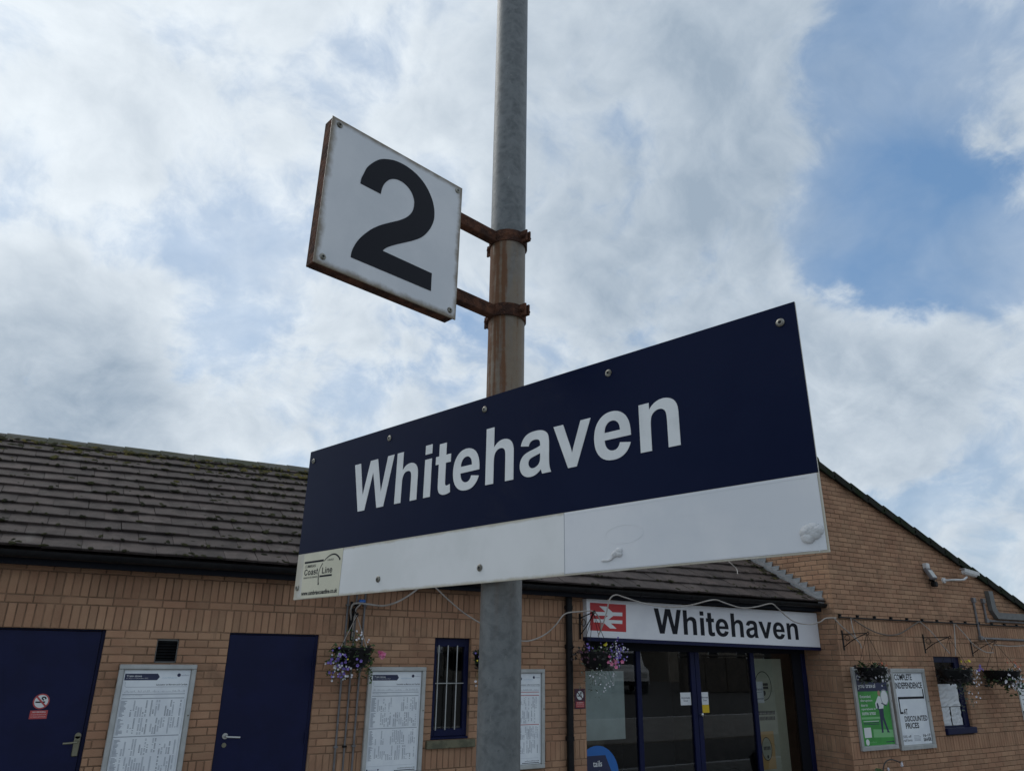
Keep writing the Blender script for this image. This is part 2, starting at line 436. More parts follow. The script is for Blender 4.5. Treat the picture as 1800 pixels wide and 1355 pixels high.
    def build(s, name, m, parent=None, space='local', smooth=False, kind=None, label=None):
        me = bpy.data.meshes.new(name)
        vs = s.v
        if space == 'world' and parent:
            inv = WM[parent.name].inverted(); vs = [inv @ Vector(p) for p in vs]
        me.from_pydata([tuple(p) for p in vs], [], s.f); me.update()
        me.materials.append(m)
        if smooth:
            me.polygons.foreach_set('use_smooth', [True] * len(me.polygons))
            try:
                me.set_sharp_from_angle(angle=radians(40))
            except Exception:
                pass
        o = link(name, me, parent)
        return props(o, label, None, None, kind)


def spline(pts, n=6):
    """Catmull-Rom through points"""
    P = [Vector(p) for p in pts]; P = [P[0] * 2 - P[1]] + P + [P[-1] * 2 - P[-2]]; o = []
    for i in range(1, len(P) - 2):
        for j in range(n):
            t = j / n
            a, b, c, d = P[i - 1], P[i], P[i + 1], P[i + 2]
            o.append(0.5 * ((2 * b) + (c - a) * t + (2 * a - 5 * b + 4 * c - d) * t * t + (3 * b - a - 3 * c + d) * t ** 3))
    return o + [P[-2]]


# ------------------------------------------------------------------ flat lettering
def outline_mesh(loops, depth=0.0):
    """closed 2-D loops (holes by even-odd) -> verts, faces"""
    cu = bpy.data.curves.new('shape', 'CURVE'); cu.dimensions = '2D'; cu.fill_mode = 'FRONT' if depth == 0 else 'BOTH'; cu.extrude = depth / 2
    for lp in loops:
        sp = cu.splines.new('POLY'); sp.points.add(len(lp) - 1); sp.use_cyclic_u = True
        for p, q in zip(sp.points, lp):
            p.co = (q[0], q[1], 0, 1)
    o = bpy.data.objects.new('shape', cu)
    me = bpy.data.meshes.new_from_object(o)
    vs = [tuple(v.co) for v in me.vertices]; fs = [tuple(p.vertices) for p in me.polygons]
    bpy.data.objects.remove(o); bpy.data.meshes.remove(me); bpy.data.curves.remove(cu)
    return vs, fs


def path_loops(d):
    """M/L/H/V/Q path string -> loops"""
    tk = d.split(); loops = []; cur = []; i = 0; x = y = 0.0; cmd = None
    while i < len(tk):
        if tk[i].isalpha():
            cmd = tk[i]; i += 1
            if cmd == 'Z':
                loops.append(cur); cur = []
                continue
        if cmd == 'M':
            x, y = float(tk[i]), float(tk[i + 1]); i += 2; cur = [(x, y)]; cmd = 'L'
        elif cmd == 'L':
            x, y = float(tk[i]), float(tk[i + 1]); i += 2; cur.append((x, y))
        elif cmd == 'H':
            x = float(tk[i]); i += 1; cur.append((x, y))
        elif cmd == 'V':
            y = float(tk[i]); i += 1; cur.append((x, y))
        elif cmd == 'Q':
            a, b, c, e = (float(q) for q in tk[i:i + 4]); i += 4
            for j in range(1, 6):
                t = j / 5
                cur.append(((1 - t) ** 2 * x + 2 * t * (1 - t) * a + t * t * c, (1 - t) ** 2 * y + 2 * t * (1 - t) * b + t * t * e))
            x, y = c, e
    return [[p for n, p in enumerate(l) if n == 0 or p != l[n - 1]] for l in loops]


GLYPH = {
    'W': (1933, 'M 363 0 L 13 1466 H 316 L 537 459 L 805 1466 H 1157 L 1414 442 L 1639 1466 H 1937 L 1581 0 H 1267 L 975 1096 L 684 0 Z'),
    'h': (1251, 'M 429 1466 V 927 Q 565 1086 754 1086 Q 851 1086 929 1050 Q 1007 1014 1046.5 958 Q 1086 902 1100.5 834 Q 1115 766 1115 623 V 0 H 834 V 561 Q 834 728 818 773 Q 802 818 761.5 844.5 Q 721 871 660 871 Q 590 871 535 837 Q 480 803 454.5 734.5 Q 429 666 429 532 V 0 H 148 V 1466 Z'),
    'i': (569, 'M 147 1206 V 1466 H 428 V 1206 Z M 147 0 V 1062 H 428 V 0 Z'),
    't': (682, 'M 634 1062 V 838 H 442 V 410 Q 442 280 447.5 258.5 Q 453 237 472.5 223 Q 492 209 520 209 Q 559 209 633 236 L 657 18 Q 559 -24 435 -24 Q 359 -24 298 1.5 Q 237 27 208.5 67.5 Q 180 108 169 177 Q 160 226 160 375 V 838 H 31 V 1062 H 160 V 1400 H 442 V 1062 Z'),
    'e': (1139, 'M 762 338 L 1042 291 Q 988 137 871.5 56.5 Q 755 -24 580 -24 Q 303 -24 170 157 Q 65 302 65 523 Q 65 787 203 936.5 Q 341 1086 552 1086 Q 789 1086 926 929.5 Q 1063 773 1057 450 H 353 Q 356 325 421 255.5 Q 486 186 583 186 Q 649 186 694 222 Q 739 258 762 338 Z M 778 622 Q 775 744 715 807.5 Q 655 871 569 871 Q 477 871 417 804 Q 357 737 358 622 Z'),
    'a': (1139, 'M 357 738 L 102 784 Q 145 938 250 1012 Q 355 1086 562 1086 Q 750 1086 842 1041.5 Q 934 997 971.5 928.5 Q 1009 860 1009 677 L 1006 349 Q 1006 209 1019.5 142.5 Q 1033 76 1070 0 H 792 Q 781 28 765 83 Q 758 108 755 116 Q 683 46 601 11 Q 519 -24 426 -24 Q 262 -24 167.5 65 Q 73 154 73 290 Q 73 380 116 450.5 Q 159 521 236.5 558.5 Q 314 596 460 624 Q 657 661 733 693 V 721 Q 733 802 693 836.5 Q 653 871 542 871 Q 467 871 425 841.5 Q 383 812 357 738 Z M 733 510 Q 679 492 562 467 Q 445 442 409 418 Q 354 379 354 319 Q 354 260 398 217 Q 442 174 510 174 Q 586 174 655 224 Q 706 262 722 317 Q 733 353 733 454 Z'),
    'C': (1479, 'M 1087 539 L 1374 448 Q 1308 208 1154.5 91.5 Q 1001 -25 765 -25 Q 473 -25 285 174.5 Q 97 374 97 720 Q 97 1086 286 1288.5 Q 475 1491 783 1491 Q 1052 1491 1220 1332 Q 1320 1238 1370 1062 L 1077 992 Q 1051 1106 968.5 1172 Q 886 1238 768 1238 Q 605 1238 503.5 1121 Q 402 1004 402 742 Q 402 464 502 346 Q 602 228 762 228 Q 880 228 965 303 Q 1050 378 1087 539 Z'),
    'o': (1251, 'M 82 546 Q 82 686 151 817 Q 220 948 346.5 1017 Q 473 1086 629 1086 Q 870 1086 1024 929.5 Q 1178 773 1178 534 Q 1178 293 1022.5 134.5 Q 867 -24 631 -24 Q 485 -24 352.5 42 Q 220 108 151 235.5 Q 82 363 82 546 Z M 370 531 Q 370 373 445 289 Q 520 205 630 205 Q 740 205 814.5 289 Q 889 373 889 533 Q 889 689 814.5 773 Q 740 857 630 857 Q 520 857 445 773 Q 370 689 370 531 Z'),
    's': (1139, 'M 48 303 L 330 346 Q 348 264 403 221.5 Q 458 179 557 179 Q 666 179 721 219 Q 758 247 758 294 Q 758 326 738 347 Q 717 367 643 384 Q 300 460 208 523 Q 81 610 81 764 Q 81 903 191 998 Q 301 1086 529 1086 Q 746 1086 852 1020 Q 958 951 998 817 L 733 768 Q 716 828 671 860 Q 625 892 540 892 Q 433 892 387 862 Q 356 841 356 807 Q 356 778 383 758 Q 420 731 637 681 Q 855 632 941 560 Q 1026 487 1026 358 Q 1026 217 908 116 Q 791 -24 557 -24 Q 345 -24 222 62 Q 98 148 48 303 Z'),
    'L': (1251, 'M 157 0 V 1454 H 453 V 247 H 1189 V 0 Z'),
    'v': (1139, 'M 440 0 L 12 1062 H 307 L 507 520 L 565 339 Q 588 408 594 430 Q 608 475 624 520 L 826 1062 H 1115 L 693 0 Z'),
    'n': (1251, 'M 1114 0 H 833 V 542 Q 833 714 815 764.5 Q 797 815 756.5 843 Q 716 871 659 871 Q 586 871 528 831 Q 470 791 448.5 725 Q 427 659 427 481 V 0 H 146 V 1062 H 407 V 906 Q 546 1086 757 1086 Q 850 1086 927 1052.5 Q 1004 1019 1043.5 967 Q 1083 915 1098.5 849 Q 1114 783 1114 660 Z')}


def big_word(word, x0, x1, y0, cap, depth):
    """heavy grotesque lettering fitted between x0 and x1 on baseline y0; list of (char, verts, faces)"""
    pen = 0; raw = []
    for ch in word:
        adv, d = GLYPH[ch]
        raw.append((ch, [[(pen + a, b) for a, b in l] for l in path_loops(d)])); pen += adv
    xs = [p[0] for _, ls in raw for l in ls for p in l]
    sx_ = (x1 - x0) / (max(xs) - min(xs)); sy_ = cap / 1466.0; mn = min(xs)
    return [(ch, *outline_mesh([[(x0 + (a - mn) * sx_, y0 + b * sy_) for a, b in l] for l in ls], depth)) for ch, ls in raw]


TXT = {}


def text_raw(s, bold=0.0):
    key = (s, bold)
    if key not in TXT:
        cu = bpy.data.curves.new('t', 'FONT'); cu.body = s; cu.size = 1.0; cu.resolution_u = 2; cu.offset = bold; cu.fill_mode = 'FRONT'
        o = bpy.data.objects.new('t', cu); me = bpy.data.meshes.new_from_object(o)
        TXT[key] = ([(v.co.x, v.co.y) for v in me.vertices], [tuple(p.vertices) for p in me.polygons])
        bpy.data.objects.remove(o); bpy.data.meshes.remove(me); bpy.data.curves.remove(cu)
    return TXT[key]


class Print:
    """flat print on a plane: (u, v) maps to world by fn(u, v, lift); one mesh per ink"""
    def __init__(s, fn, parent, base=0.0):
        s.fn = fn; s.parent = parent; s.d = {}; s.base = base

    def mb(s, m):
        return s.d.setdefault(m.name, (m, MB()))[1]

    def rect(s, m, u0, v0, u1, v1, lift=0.0):
        return s.poly(m, [(u0, v0), (u1, v0), (u1, v1), (u0, v1)], lift)

    def poly(s, m, pts, lift=0.0):
        n = len(pts)
        ar = sum(pts[i][0] * pts[(i + 1) % n][1] - pts[(i + 1) % n][0] * pts[i][1] for i in range(n))
        if ar < 0:
            pts = list(reversed(pts))
        s.mb(m).add([s.fn(u, v, s.base + lift) for u, v in pts], [tuple(range(n))]); return s

    def loops(s, m, ls, lift=0.0):
        vs, fs = outline_mesh(ls); s.mb(m).add([s.fn(a, b, s.base + lift) for a, b, c in vs], fs); return s

    def disc(s, m, u, v, ru, rv=None, lift=0.0, hole=None, n=28):
        rv = rv or ru
        lp = [[(u + ru * cos(2 * pi * i / n), v + rv * sin(2 * pi * i / n)) for i in range(n)]]
        if hole:
            lp.append([(u + (ru - hole) * cos(2 * pi * i / n), v + (rv - hole) * sin(2 * pi * i / n)) for i in range(n)])
        return s.loops(m, lp, lift)

    def text(s, m, st, u0, v0, u1, v1, lift=0.0, bold=0.0):
        """text whose ink exactly fills the box"""
        vs, fs = text_raw(st, bold)
        if not vs:
            return s
        xs = [p[0] for p in vs]; ys = [p[1] for p in vs]
        ax = (u1 - u0) / max(1e-6, max(xs) - min(xs)); ay = (v1 - v0) / max(1e-6, max(ys) - min(ys))
        s.mb(m).add([s.fn(u0 + (a - min(xs)) * ax, v0 + (b - min(ys)) * ay, s.base + lift) for a, b in vs], fs); return s

    def done(s, name, names=None):
        o = []
        for key, (m, b) in s.d.items():
            o.append(b.build((names or {}).get(key, name), m, s.parent, 'world'))
        return o


# ------------------------------------------------------------------ ground and what the windows mirror
g = MB().quad((-400, -400, 0), (400, -400, 0), (400, 400, 0), (-400, 400, 0)).build('ground', ASPHALT); g['kind'] = 'structure'
for ya, yb in ((-2.3, -0.002), (-10.5, -5.4)):
    g = MB().bbox(-40, 40, ya + .15, yb, -0.05, 0.04, 0.01).build('pavement', PAVING); g['kind'] = 'structure'
    g = MB().bbox(-40, 40, ya, ya + .149, -0.05, 0.045, 0.015).build('kerb', FASCIA); g['kind'] = 'structure'

# ------------------------------------------------------------------ bricks
BM = {}


def brick_mesh(w, h):
    key = (round(w * 200) / 200, round(h * 200) / 200)
    if key not in BM:
        w, h = key; b = 0.0045; d = 0.05
        vs = []; zz = ((-w / 2, -h / 2), (w / 2, -h / 2), (w / 2, h / 2), (-w / 2, h / 2))
        vs += [(a, d, c) for a, c in zz] + [(a, b, c) for a, c in zz]
        vs += [(a - math.copysign(b, a), 0, c - math.copysign(b, c)) for a, c in zz]
        fs = []
        for i in range(4):
            j = (i + 1) % 4
            fs += [(i, j, 4 + j, 4 + i), (4 + i, 4 + j, 8 + j, 8 + i)]
        fs.append((8, 9, 10, 11))
        me = bpy.data.meshes.new('brick'); me.from_pydata(vs, [], fs); me.update(); me.materials.append(BRICK)
        BM[key] = me
    return BM[key]


class Wall:
    """bricks on one wall plane; u runs along the wall, z up"""
    def __init__(s, origin, ux, inward):
        s.o = Vector(origin); s.u = Vector(ux); s.i = Vector(inward); s.rec = []

    def M(s, u, z):
        m = Matrix((s.u, s.i, Vector((0, 0, 1)))).transposed().to_4x4()
        m.translation = s.o + s.u * u + Vector((0, 0, z)); return m

    def row(s, u0, u1, z0, z1, mod, joint, off, holes, clip=None):
        n = int((u1 - u0) / mod) + 3
        st = u0 - (off % 1.0) * mod
        for i in range(n):
            a, b = max(st + i * mod, u0), min(st + (i + 1) * mod - joint, u1)
            segs = [(a, b)]
            for h in holes:
                if min(z1, h[3]) - max(z0, h[2]) > 0.022:
                    ns = []
                    for p, q in segs:
                        if h[1] + joint * .3 <= p or h[0] - joint * .3 >= q:
                            ns.append((p, q))
                        else:
                            if h[0] > p: ns.append((p, h[0]))
                            if h[1] < q: ns.append((h[1], q))
                    segs = ns
            for p, q in segs:
                if q - p > 0.018:
                    s.rec.append((p, q, z0, z1 - joint, clip))

    def emit(s, parent, cap, weight=None, seed=1):
        """the largest in the picture become bricks of their own, the rest one joined part"""
        rnd = random.Random(seed); L = []
        for r in s.rec:
            p, q, z0, z1, clip = r
            u, v, z = proj(s.o + s.u * ((p + q) / 2) + Vector((0, 0, (z0 + z1) / 2)))
            ok = z > 0 and -0.02 < u < 1.02 and -0.02 < v < 0.775
            ar = (q - p) * (z1 - z0) / (z * z) if ok else 0
            if weight and ar: ar *= weight((p + q) / 2, (z0 + z1) / 2, u, v)
            L.append((ar, r))
        L.sort(key=lambda t: -t[0])
        rest = MB(); n = 0
        for ar, (p, q, z0, z1, clip) in L:
            dy = rnd.uniform(-0.0022, 0.0022); dz = rnd.uniform(-0.0012, 0.0012)
            poly = None
            if clip:
                poly = [(p, z0), (q, z0), (q, z1), (p, z1)]
                for a, b, c in clip:              # keep a*u + b*z <= c
                    o = []
                    for i in range(len(poly)):
                        A, B = poly[i], poly[(i + 1) % len(poly)]
                        fa, fb = a * A[0] + b * A[1] - c, a * B[0] + b * B[1] - c
                        if fa <= 0: o.append(A)
                        if (fa < 0 < fb) or (fb < 0 < fa):
                            t = fa / (fa - fb); o.append((A[0] + (B[0] - A[0]) * t, A[1] + (B[1] - A[1]) * t))
                    poly = o
                    if not poly: break
                if not poly or len(poly) < 3: continue
                area = abs(sum(poly[i][0] * poly[(i + 1) % len(poly)][1] - poly[(i + 1) % len(poly)][0] * poly[i][1] for i in range(len(poly)))) / 2
                full = (q - p) * (z1 - z0)
                if area < 0.12 * full: continue
                if area > 0.985 * full: poly = None
            if poly:
                cu, cz = (p + q) / 2, (z0 + z1) / 2
                mb = MB().prism([(a - cu, b - cz) for a, b in poly], 0.0, 0.05, 'xz')
                M = s.M(cu, cz + dz) @ Matrix.Translation((0, dy, 0))
                if ar > 0 and n < cap:
                    me = bpy.data.meshes.new('brick'); me.from_pydata(mb.v, [], mb.f); me.update(); me.materials.append(BRICK)
                    link('brick', me, parent, M); n += 1
                else:
                    rest.add(mb.v, mb.f, M)
                continue
            me = brick_mesh(q - p, z1 - z0)
            M = s.M((p + q) / 2, (z0 + z1) / 2 + dz) @ Matrix.Translation((0, dy, 0)) @ Matrix.Rotation(rnd.uniform(-.004, .004), 4, 'Y')
            if ar > 0 and n < cap:
                link('brick', me, parent, M); n += 1
            else:
                rest.add([v.co for v in me.vertices], [tuple(f.vertices) for f in me.polygons], M)
        return n, rest


def wall_sheet(mb, u0, u1, z0, z1, holes, P, depth):
    """mortar face with rectangular openings and their reveals; P(u, z, d) gives the point"""
    us = sorted({u0, u1, *[h[0] for h in holes], *[h[1] for h in holes]}); us = [u for u in us if u0 <= u <= u1]
    zs = sorted({z0, z1, *[h[2] for h in holes], *[h[3] for h in holes]}); zs = [z for z in zs if z0 <= z <= z1]
    for a, b in zip(us, us[1:]):
        for c, d in zip(zs, zs[1:]):
            m, n = (a + b) / 2, (c + d) / 2
            if any(h[0] < m < h[1] and h[2] < n < h[3] for h in holes):
                continue
            mb.quad(P(a, c, 0), P(b, c, 0), P(b, d, 0), P(a, d, 0))
    for h in holes:
        a, b, c, d = max(h[0], u0), min(h[1], u1), max(h[2], z0), min(h[3], z1)
        mb.quad(P(a, c, 0), P(a, d, 0), P(a, d, depth), P(a, c, depth))
        mb.quad(P(b, d, 0), P(b, c, 0), P(b, c, depth), P(b, d, depth))
        mb.quad(P(a, d, 0), P(b, d, 0), P(b, d, depth), P(a, d, depth))
        mb.quad(P(b, c, 0), P(a, c, 0), P(a, c, depth), P(b, c, depth))


# ================================================================== STATION BUILDING
LX0, LX1 = -6.0, 5.985        # long brick front; then pier, then the entrance recess
PX1 = 6.24                    # right edge of the pier
EX1 = 11.0                    # return wall of the gable wing
SHOP_Y = 0.27
bld = thing('station_building', 'long low station building of buff brick with a mossy dark tiled roof', 'building', (2.5, 2.5, 0))
DOOR_A = (-0.555, 0.465, 0.0, 2.1); DOOR_B = (1.625, 2.58, 0.0, 2.1)
WIN = (4.005, 4.50, 0.975, 2.1); VENT = (0.935, 1.14, 1.80, 2.025)
HOLES = [DOOR_A, DOOR_B, WIN, VENT, (3.945, 4.575, 0.888, 0.975)]
mw = MB()
wall_sheet(mw, LX0, PX1, 0, 2.69, HOLES[:4], lambda u, z, d: (u, 0.0075 + d, z), 0.13)
mw.quad((PX1, 0.0075, 0), (PX1, SHOP_Y, 0), (PX1, SHOP_Y, 2.69), (PX1, 0.0075, 2.69))
mw.quad((LX0, 0.0075, 0), (LX0, 0.0075, 2.9), (LX0, 5.6, 2.9), (LX0, 5.6, 0))
mw.quad((LX0, 5.6, 0), (LX0, 5.6, 2.9), (11, 5.6, 2.9), (11, 5.6, 0))
wall_l = mw.build('wall', MORTAR, bld, 'world')

wf = Wall((0, 0, 0), (1, 0, 0), (0, 1, 0))
z = 2.1
kk = 0
while z > 0.02:
    if kk == 16:              # soldier course below the sills
        wf.row(LX0, PX1, z - 0.225, z, 0.075, 0.008, 0.3, HOLES); z -= 0.225; kk += 3; continue
    wf.row(LX0, PX1, z - 0.075, z, 0.225, 0.008, 0.0 if kk % 2 else 0.5, HOLES); z -= 0.075; kk += 1
wf.row(LX0, PX1, 2.1, 2.325, 0.075, 0.008, 0.15, HOLES)
wf.row(LX0, PX1, 2.325, 2.40, 0.225, 0.008, 0.2, HOLES)
wf.row(LX0, PX1, 2.40, 2.625, 0.075, 0.008, 0.62, HOLES)
wf.row(LX0, PX1, 2.625, 2.69, 0.225, 0.008, 0.7, HOLES)


def hid_left(u, z, a, b):
    w = 1.0
    for x0, x1 in ((0.64, 1.35), (3.19, 3.9), (4.86, 5.57)):
        if x0 < u < x1 and z < 1.77: w = 0.02
    if 0.464 < a < 0.51: w = 0.05          # behind the pole
    if a > 0.29 and a < 0.81 and b < 0.585 - (a - 0.29) * 0.087: w = 0.02
    return w


nl, rest = wf.emit(wall_l, 298, hid_left, 3)
rest.build('brickwork', BRICK, wall_l, 'world', kind='stuff')

# --- roof
NROW = 13
P0 = lambda X: Vector((X, -0.27, 2.784))
P1 = lambda X: Vector((X, 2.608 + 0.0588 * X, 4.462 + 0.0339 * X))
RP = lambda X, t: P0(X).lerp(P1(X), t)
RX0, RX1 = -3.2, 10.97
rb = MB()
rb.quad(RP(RX0, 0) + Vector((0, 0.05, -0.03)), RP(RX1, 0) + Vector((0, 0.05, -0.03)), RP(RX1, 1) - Vector((0, 0, 0.03)), RP(RX0, 1) - Vector((0, 0, 0.03)))
rb.quad(RP(RX1, 1) - Vector((0, 0, .03)), (RX1, 6.0, 2.78), (RX0, 5.6, 2.78), RP(RX0, 1) - Vector((0, 0, .03)))
rb.add([RP(RX0, 0) + Vector((0, .05, -.03)), RP(RX0, 1) - Vector((0, 0, .03)), (RX0, 5.6, 2.78)], [(0, 1, 2)])
roof = rb.build('roof', TILE, bld, 'world')
TW = 0.33


def tile_mesh(L):
    key = ('tile', round(L, 2))
    if key not in BM:
        L = key[1]; w = TW - 0.004; a = 0.049; b = 0.018; c = 0.005
        n = 6; vs = []; fs = []
        for i in range(n + 1):
            x = -w / 2 + w * i / n
            wv = 0.0025 * (1 if i in (2, 3, 4) else 0)
            vs += [(x, 0.004, a - .026), (x, 0, a - c + wv), (x, c, a + wv), (x, L, b + wv * .5)]
        for i in range(n):
            p = 4 * i; q = p + 4
            fs += [(p, q, q + 1, p + 1), (p + 1, q + 1, q + 2, p + 2), (p + 2, q + 2, q + 3, p + 3), (p, p + 3, q + 3, q)]
        fs += [(0, 1, 2, 3), tuple(4 * n + j for j in (3, 2, 1, 0))]
        me = bpy.data.meshes.new('roof_tile'); me.from_pydata(vs, [], fs); me.update(); me.materials.append(TILE); BM[key] = me
    return BM[key]


def frame_at(X, t):
    ex = (RP(X + .1, t) - RP(X - .1, t)).normalized(); ey = (P1(X) - P0(X)).normalized(); ez = ex.cross(ey).normalized(); ey = ez.cross(ex)
    m = Matrix((ex, ey, ez)).transposed().to_4x4(); m.translation = RP(X, t); return m


rt = random.Random(11); TL = []
for i in range(NROW):
    X = RX0 + (0.5 if i % 2 else 0.0) * TW
    while X < RX1 - TW * .55:
        Xc = X + TW / 2; L = (P1(Xc) - P0(Xc)).length / NROW
        m = frame_at(Xc, i / NROW)
        m = m @ Matrix.Translation((rt.uniform(-.002, .002), rt.uniform(-.009, .009), rt.uniform(-.003, .003))) @ Euler((rt.uniform(-.008, .008), rt.uniform(-.010, .010), rt.uniform(-.008, .008))).to_matrix().to_4x4()
        u, v, zz = proj(m.translation)
        ar = 1 / zz ** 2 if (-.03 < u < 1.02 and -.02 < v < .78 and zz > 0) else 0
        if 0.31 < u < 0.80 and v < 0.58 - (u - 0.29) * 0.087: ar *= 0.02
        TL.append((ar, rt.random(), m, L + 0.05)); X += TW
TL.sort(key=lambda t: -t[0]); rest = MB()
for n, (ar, _, m, L) in enumerate(TL):
    me = tile_mesh(L)
    if ar > 0 and n < 298: link('roof_tile', me, roof, m)
    else: rest.add([v.co for v in me.vertices], [tuple(f.vertices) for f in me.polygons], m)
rest.build('tiling', TILE, roof, 'world', kind='stuff')
X = RX0
while X < RX1 - 0.1:          # angled ridge tiles
    m = frame_at(X + .22, 1.0)
    mb = MB()
    pr = [(-.20, -.085), (-.08, -.005), (0, .03), (.08, .0), (.20, -.10)]
    pr2 = [(a * .9, b - .02) for a, b in pr]
    vs = [(x, a, b) for x in (-.222, .222) for a, b in pr] + [(x, a, b) for x in (-.222, .222) for a, b in pr2]
    fs = [(j, j + 5, j + 6, j + 1) for j in range(4)] + [(10 + j, 11 + j, 16 + j, 15 + j) for j in range(4)]
    fs += [(j, j + 1, 11 + j, 10 + j) for j in range(4)] + [(5 + j, 15 + j, 16 + j, 6 + j) for j in range(4)] + [(0, 10, 15, 5), (4, 9, 19, 14)]
    R = Matrix.Translation(m.translation + Vector((0, 0, 0.02))) @ Matrix.Rotation(rt.uniform(-.01, .01), 4, 'Y')
    mb.add(vs, fs, R).build('ridge_tile', RIDGE, roof, 'world'); X += 0.45

# moss: lumps along the tile edges, thicker and greener near the ridge
ICO = [(0, 0, 1), *[(0.894 * cos(2 * pi * q / 5), 0.894 * sin(2 * pi * q / 5), 0.447) for q in range(5)],
       *[(0.894 * cos(2 * pi * (q + .5) / 5), 0.894 * sin(2 * pi * (q + .5) / 5), -0.447) for q in range(5)], (0, 0, -1)]
ICF = [(0, 1 + q, 1 + (q + 1) % 5) for q in range(5)] + [(1 + q, 6 + q, 1 + (q + 1) % 5) for q in range(5)] + \
      [(1 + (q + 1) % 5, 6 + q, 6 + (q + 1) % 5) for q in range(5)] + [(11, 6 + (q + 1) % 5, 6 + q) for q in range(5)]
md, mg = MB(), MB()


def lump(mb, X, t, r, flat=0.45):
    m = frame_at(X, t) @ Matrix.Translation((0, 0, 0.049 - 0.031 * ((t * NROW) % 1.0))) @ Matrix.Rotation(rt.uniform(0, 6), 4, 'Z') @ Matrix.Diagonal((r * rt.uniform(.8, 1.9), r * rt.uniform(.6, 1.1), r * flat, 1))
    mb.add([Vector(p) * rt.uniform(.75, 1.2) for p in ICO], ICF, m)


for _ in range(1500):
    X = rt.uniform(-1.6, 4.4) if rt.random() < .7 else rt.uniform(4.4, 10.9)
    if X < 4.4 and rt.random() < .45: X = rt.triangular(1.2, 4.4, 3.6)
    row = rt.randrange(0, 13); t = row / NROW + rt.choice((0.0, 0.0, 0.0, .03, .07)) * rt.random() + 0.002
    r = rt.choice((.012, .016, .02, .026, .036))
    lump(md, X, t, r)
for _ in range(900):
    X = rt.uniform(-1.6, 4.6); t = 1 - abs(rt.gauss(0, .085)) - .005
    lump(mg if rt.random() < .6 else md, X, t, rt.choice((.02, .03, .045)), .4)
for _ in range(70):           # by the lead flashing at the wing
    t = rt.random() * .5; X = 10.78 - rt.random() * .3 * (1 - t)
    lump(mg if rt.random() < .25 else md, X, t, rt.choice((.02, .03, .045)), .4)
md.build('moss', MOSS_DARK, roof, 'world', kind='stuff'); mg.build('moss', MOSS_GREEN, roof, 'world', kind='stuff', label='yellow green moss below the ridge')

# lead where the roof dies into the wing
fl = MB()
for i in range(26):
    t0, t1 = i / 26, (i + 1) / 26
    q = [RP(10.83, t0), RP(10.99, t0), RP(10.99, t1), RP(10.83, t1)]
    fl.quad(*[p + Vector((0, 0, 0.075 + 0.006 * (j in (1, 2)))) for j, p in enumerate(q)])
    fl.quad(RP(10.83, t0) + Vector((0, 0, .03)), RP(10.83, t0) + Vector((0, 0, .075)), RP(10.83, t1) + Vector((0, 0, .075)), RP(10.83, t1) + Vector((0, 0, .03)))
fl.quad(*[RP(10.99, 0) + Vector((0, 0, .0)), RP(10.99, 0) + Vector((0, 0, .08)), RP(10.83, 0) + Vector((0, 0, .075)), RP(10.83, 0) + Vector((0, 0, .0))])
flo = fl.build('flashing', LEAD, roof, 'world')
zr = lambda y: 2.784 + (y + 0.27) * tan30 + 0.04
tan30 = (P1(11).z - 2.784) / (P1(11).y + .27)
# roof level is raised to the same slope at the wing
for i in range(18):
    y0 = -0.27 + i * 0.139; zt = 2.784 + 0.20 + i * 0.0803
    yb = y0 + 0.30
    poly = [(y0 - .005, zt + .006), (y0 + .05, zr(y0 + .05)), (yb, zr(yb) - .01), (yb, zt - .006)]
    x = 10.984 - 0.0018 * (i % 3)
    MB().add([(x, a, b) for a, b in poly] + [(x + .004, a, b) for a, b in poly], [(3, 2, 1, 0), (4, 5, 6, 7), (0, 1, 5, 4), (1, 2, 6, 5), (2, 3, 7, 6), (3, 0, 4, 7)]).build('flashing_step', LEAD, roof, 'world')

# gutter, fascia board, soffit, downpipe
gu = MB(); n = 9
prof = [(-0.275 + 0.058 * cos(pi + pi * q / n), 2.768 + 0.062 * sin(pi + pi * q / n)) for q in range(n + 1)]
pin = [(-0.275 + 0.053 * cos(pi + pi * q / n), 2.768 + 0.057 * sin(pi + pi * q / n)) for q in range(n + 1)]
gp = prof + list(reversed(pin))
gu.prism(gp, -3.2, 10.975, 'yz')
gutter = gu.build('gutter', BLACK, bld, 'world', smooth=True)
for X in [-2.5 + .95 * q for q in range(15)]:
    b = MB(); pr3 = [(-0.275 + 0.063 * cos(pi + pi * q / n), 2.768 + 0.067 * sin(pi + pi * q / n)) for q in range(n + 1)]
    b.prism(pr3 + list(reversed(prof)), X, X + .045, 'yz'); b.build('gutter_bracket', BLACK, gutter, 'world')
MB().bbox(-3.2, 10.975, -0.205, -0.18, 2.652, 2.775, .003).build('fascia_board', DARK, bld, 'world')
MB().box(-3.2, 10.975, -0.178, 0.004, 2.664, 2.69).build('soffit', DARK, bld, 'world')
dp = MB().tube([(5.935, -0.062, 0.04), (5.935, -0.062, 2.66)], 0.046, 16).build('downpipe', BLACK, bld, 'world', smooth=True)
for zz in (0.9, 2.0, 2.5):
    MB().tube([(5.935, -0.062, zz), (5.935, -0.062, zz + .05)], 0.0535, 16).bbox(5.90, 5.97, -0.02, 0.0, zz, zz + .05, .003).build('pipe_bracket', BLACK, dp, 'world', smooth=True)


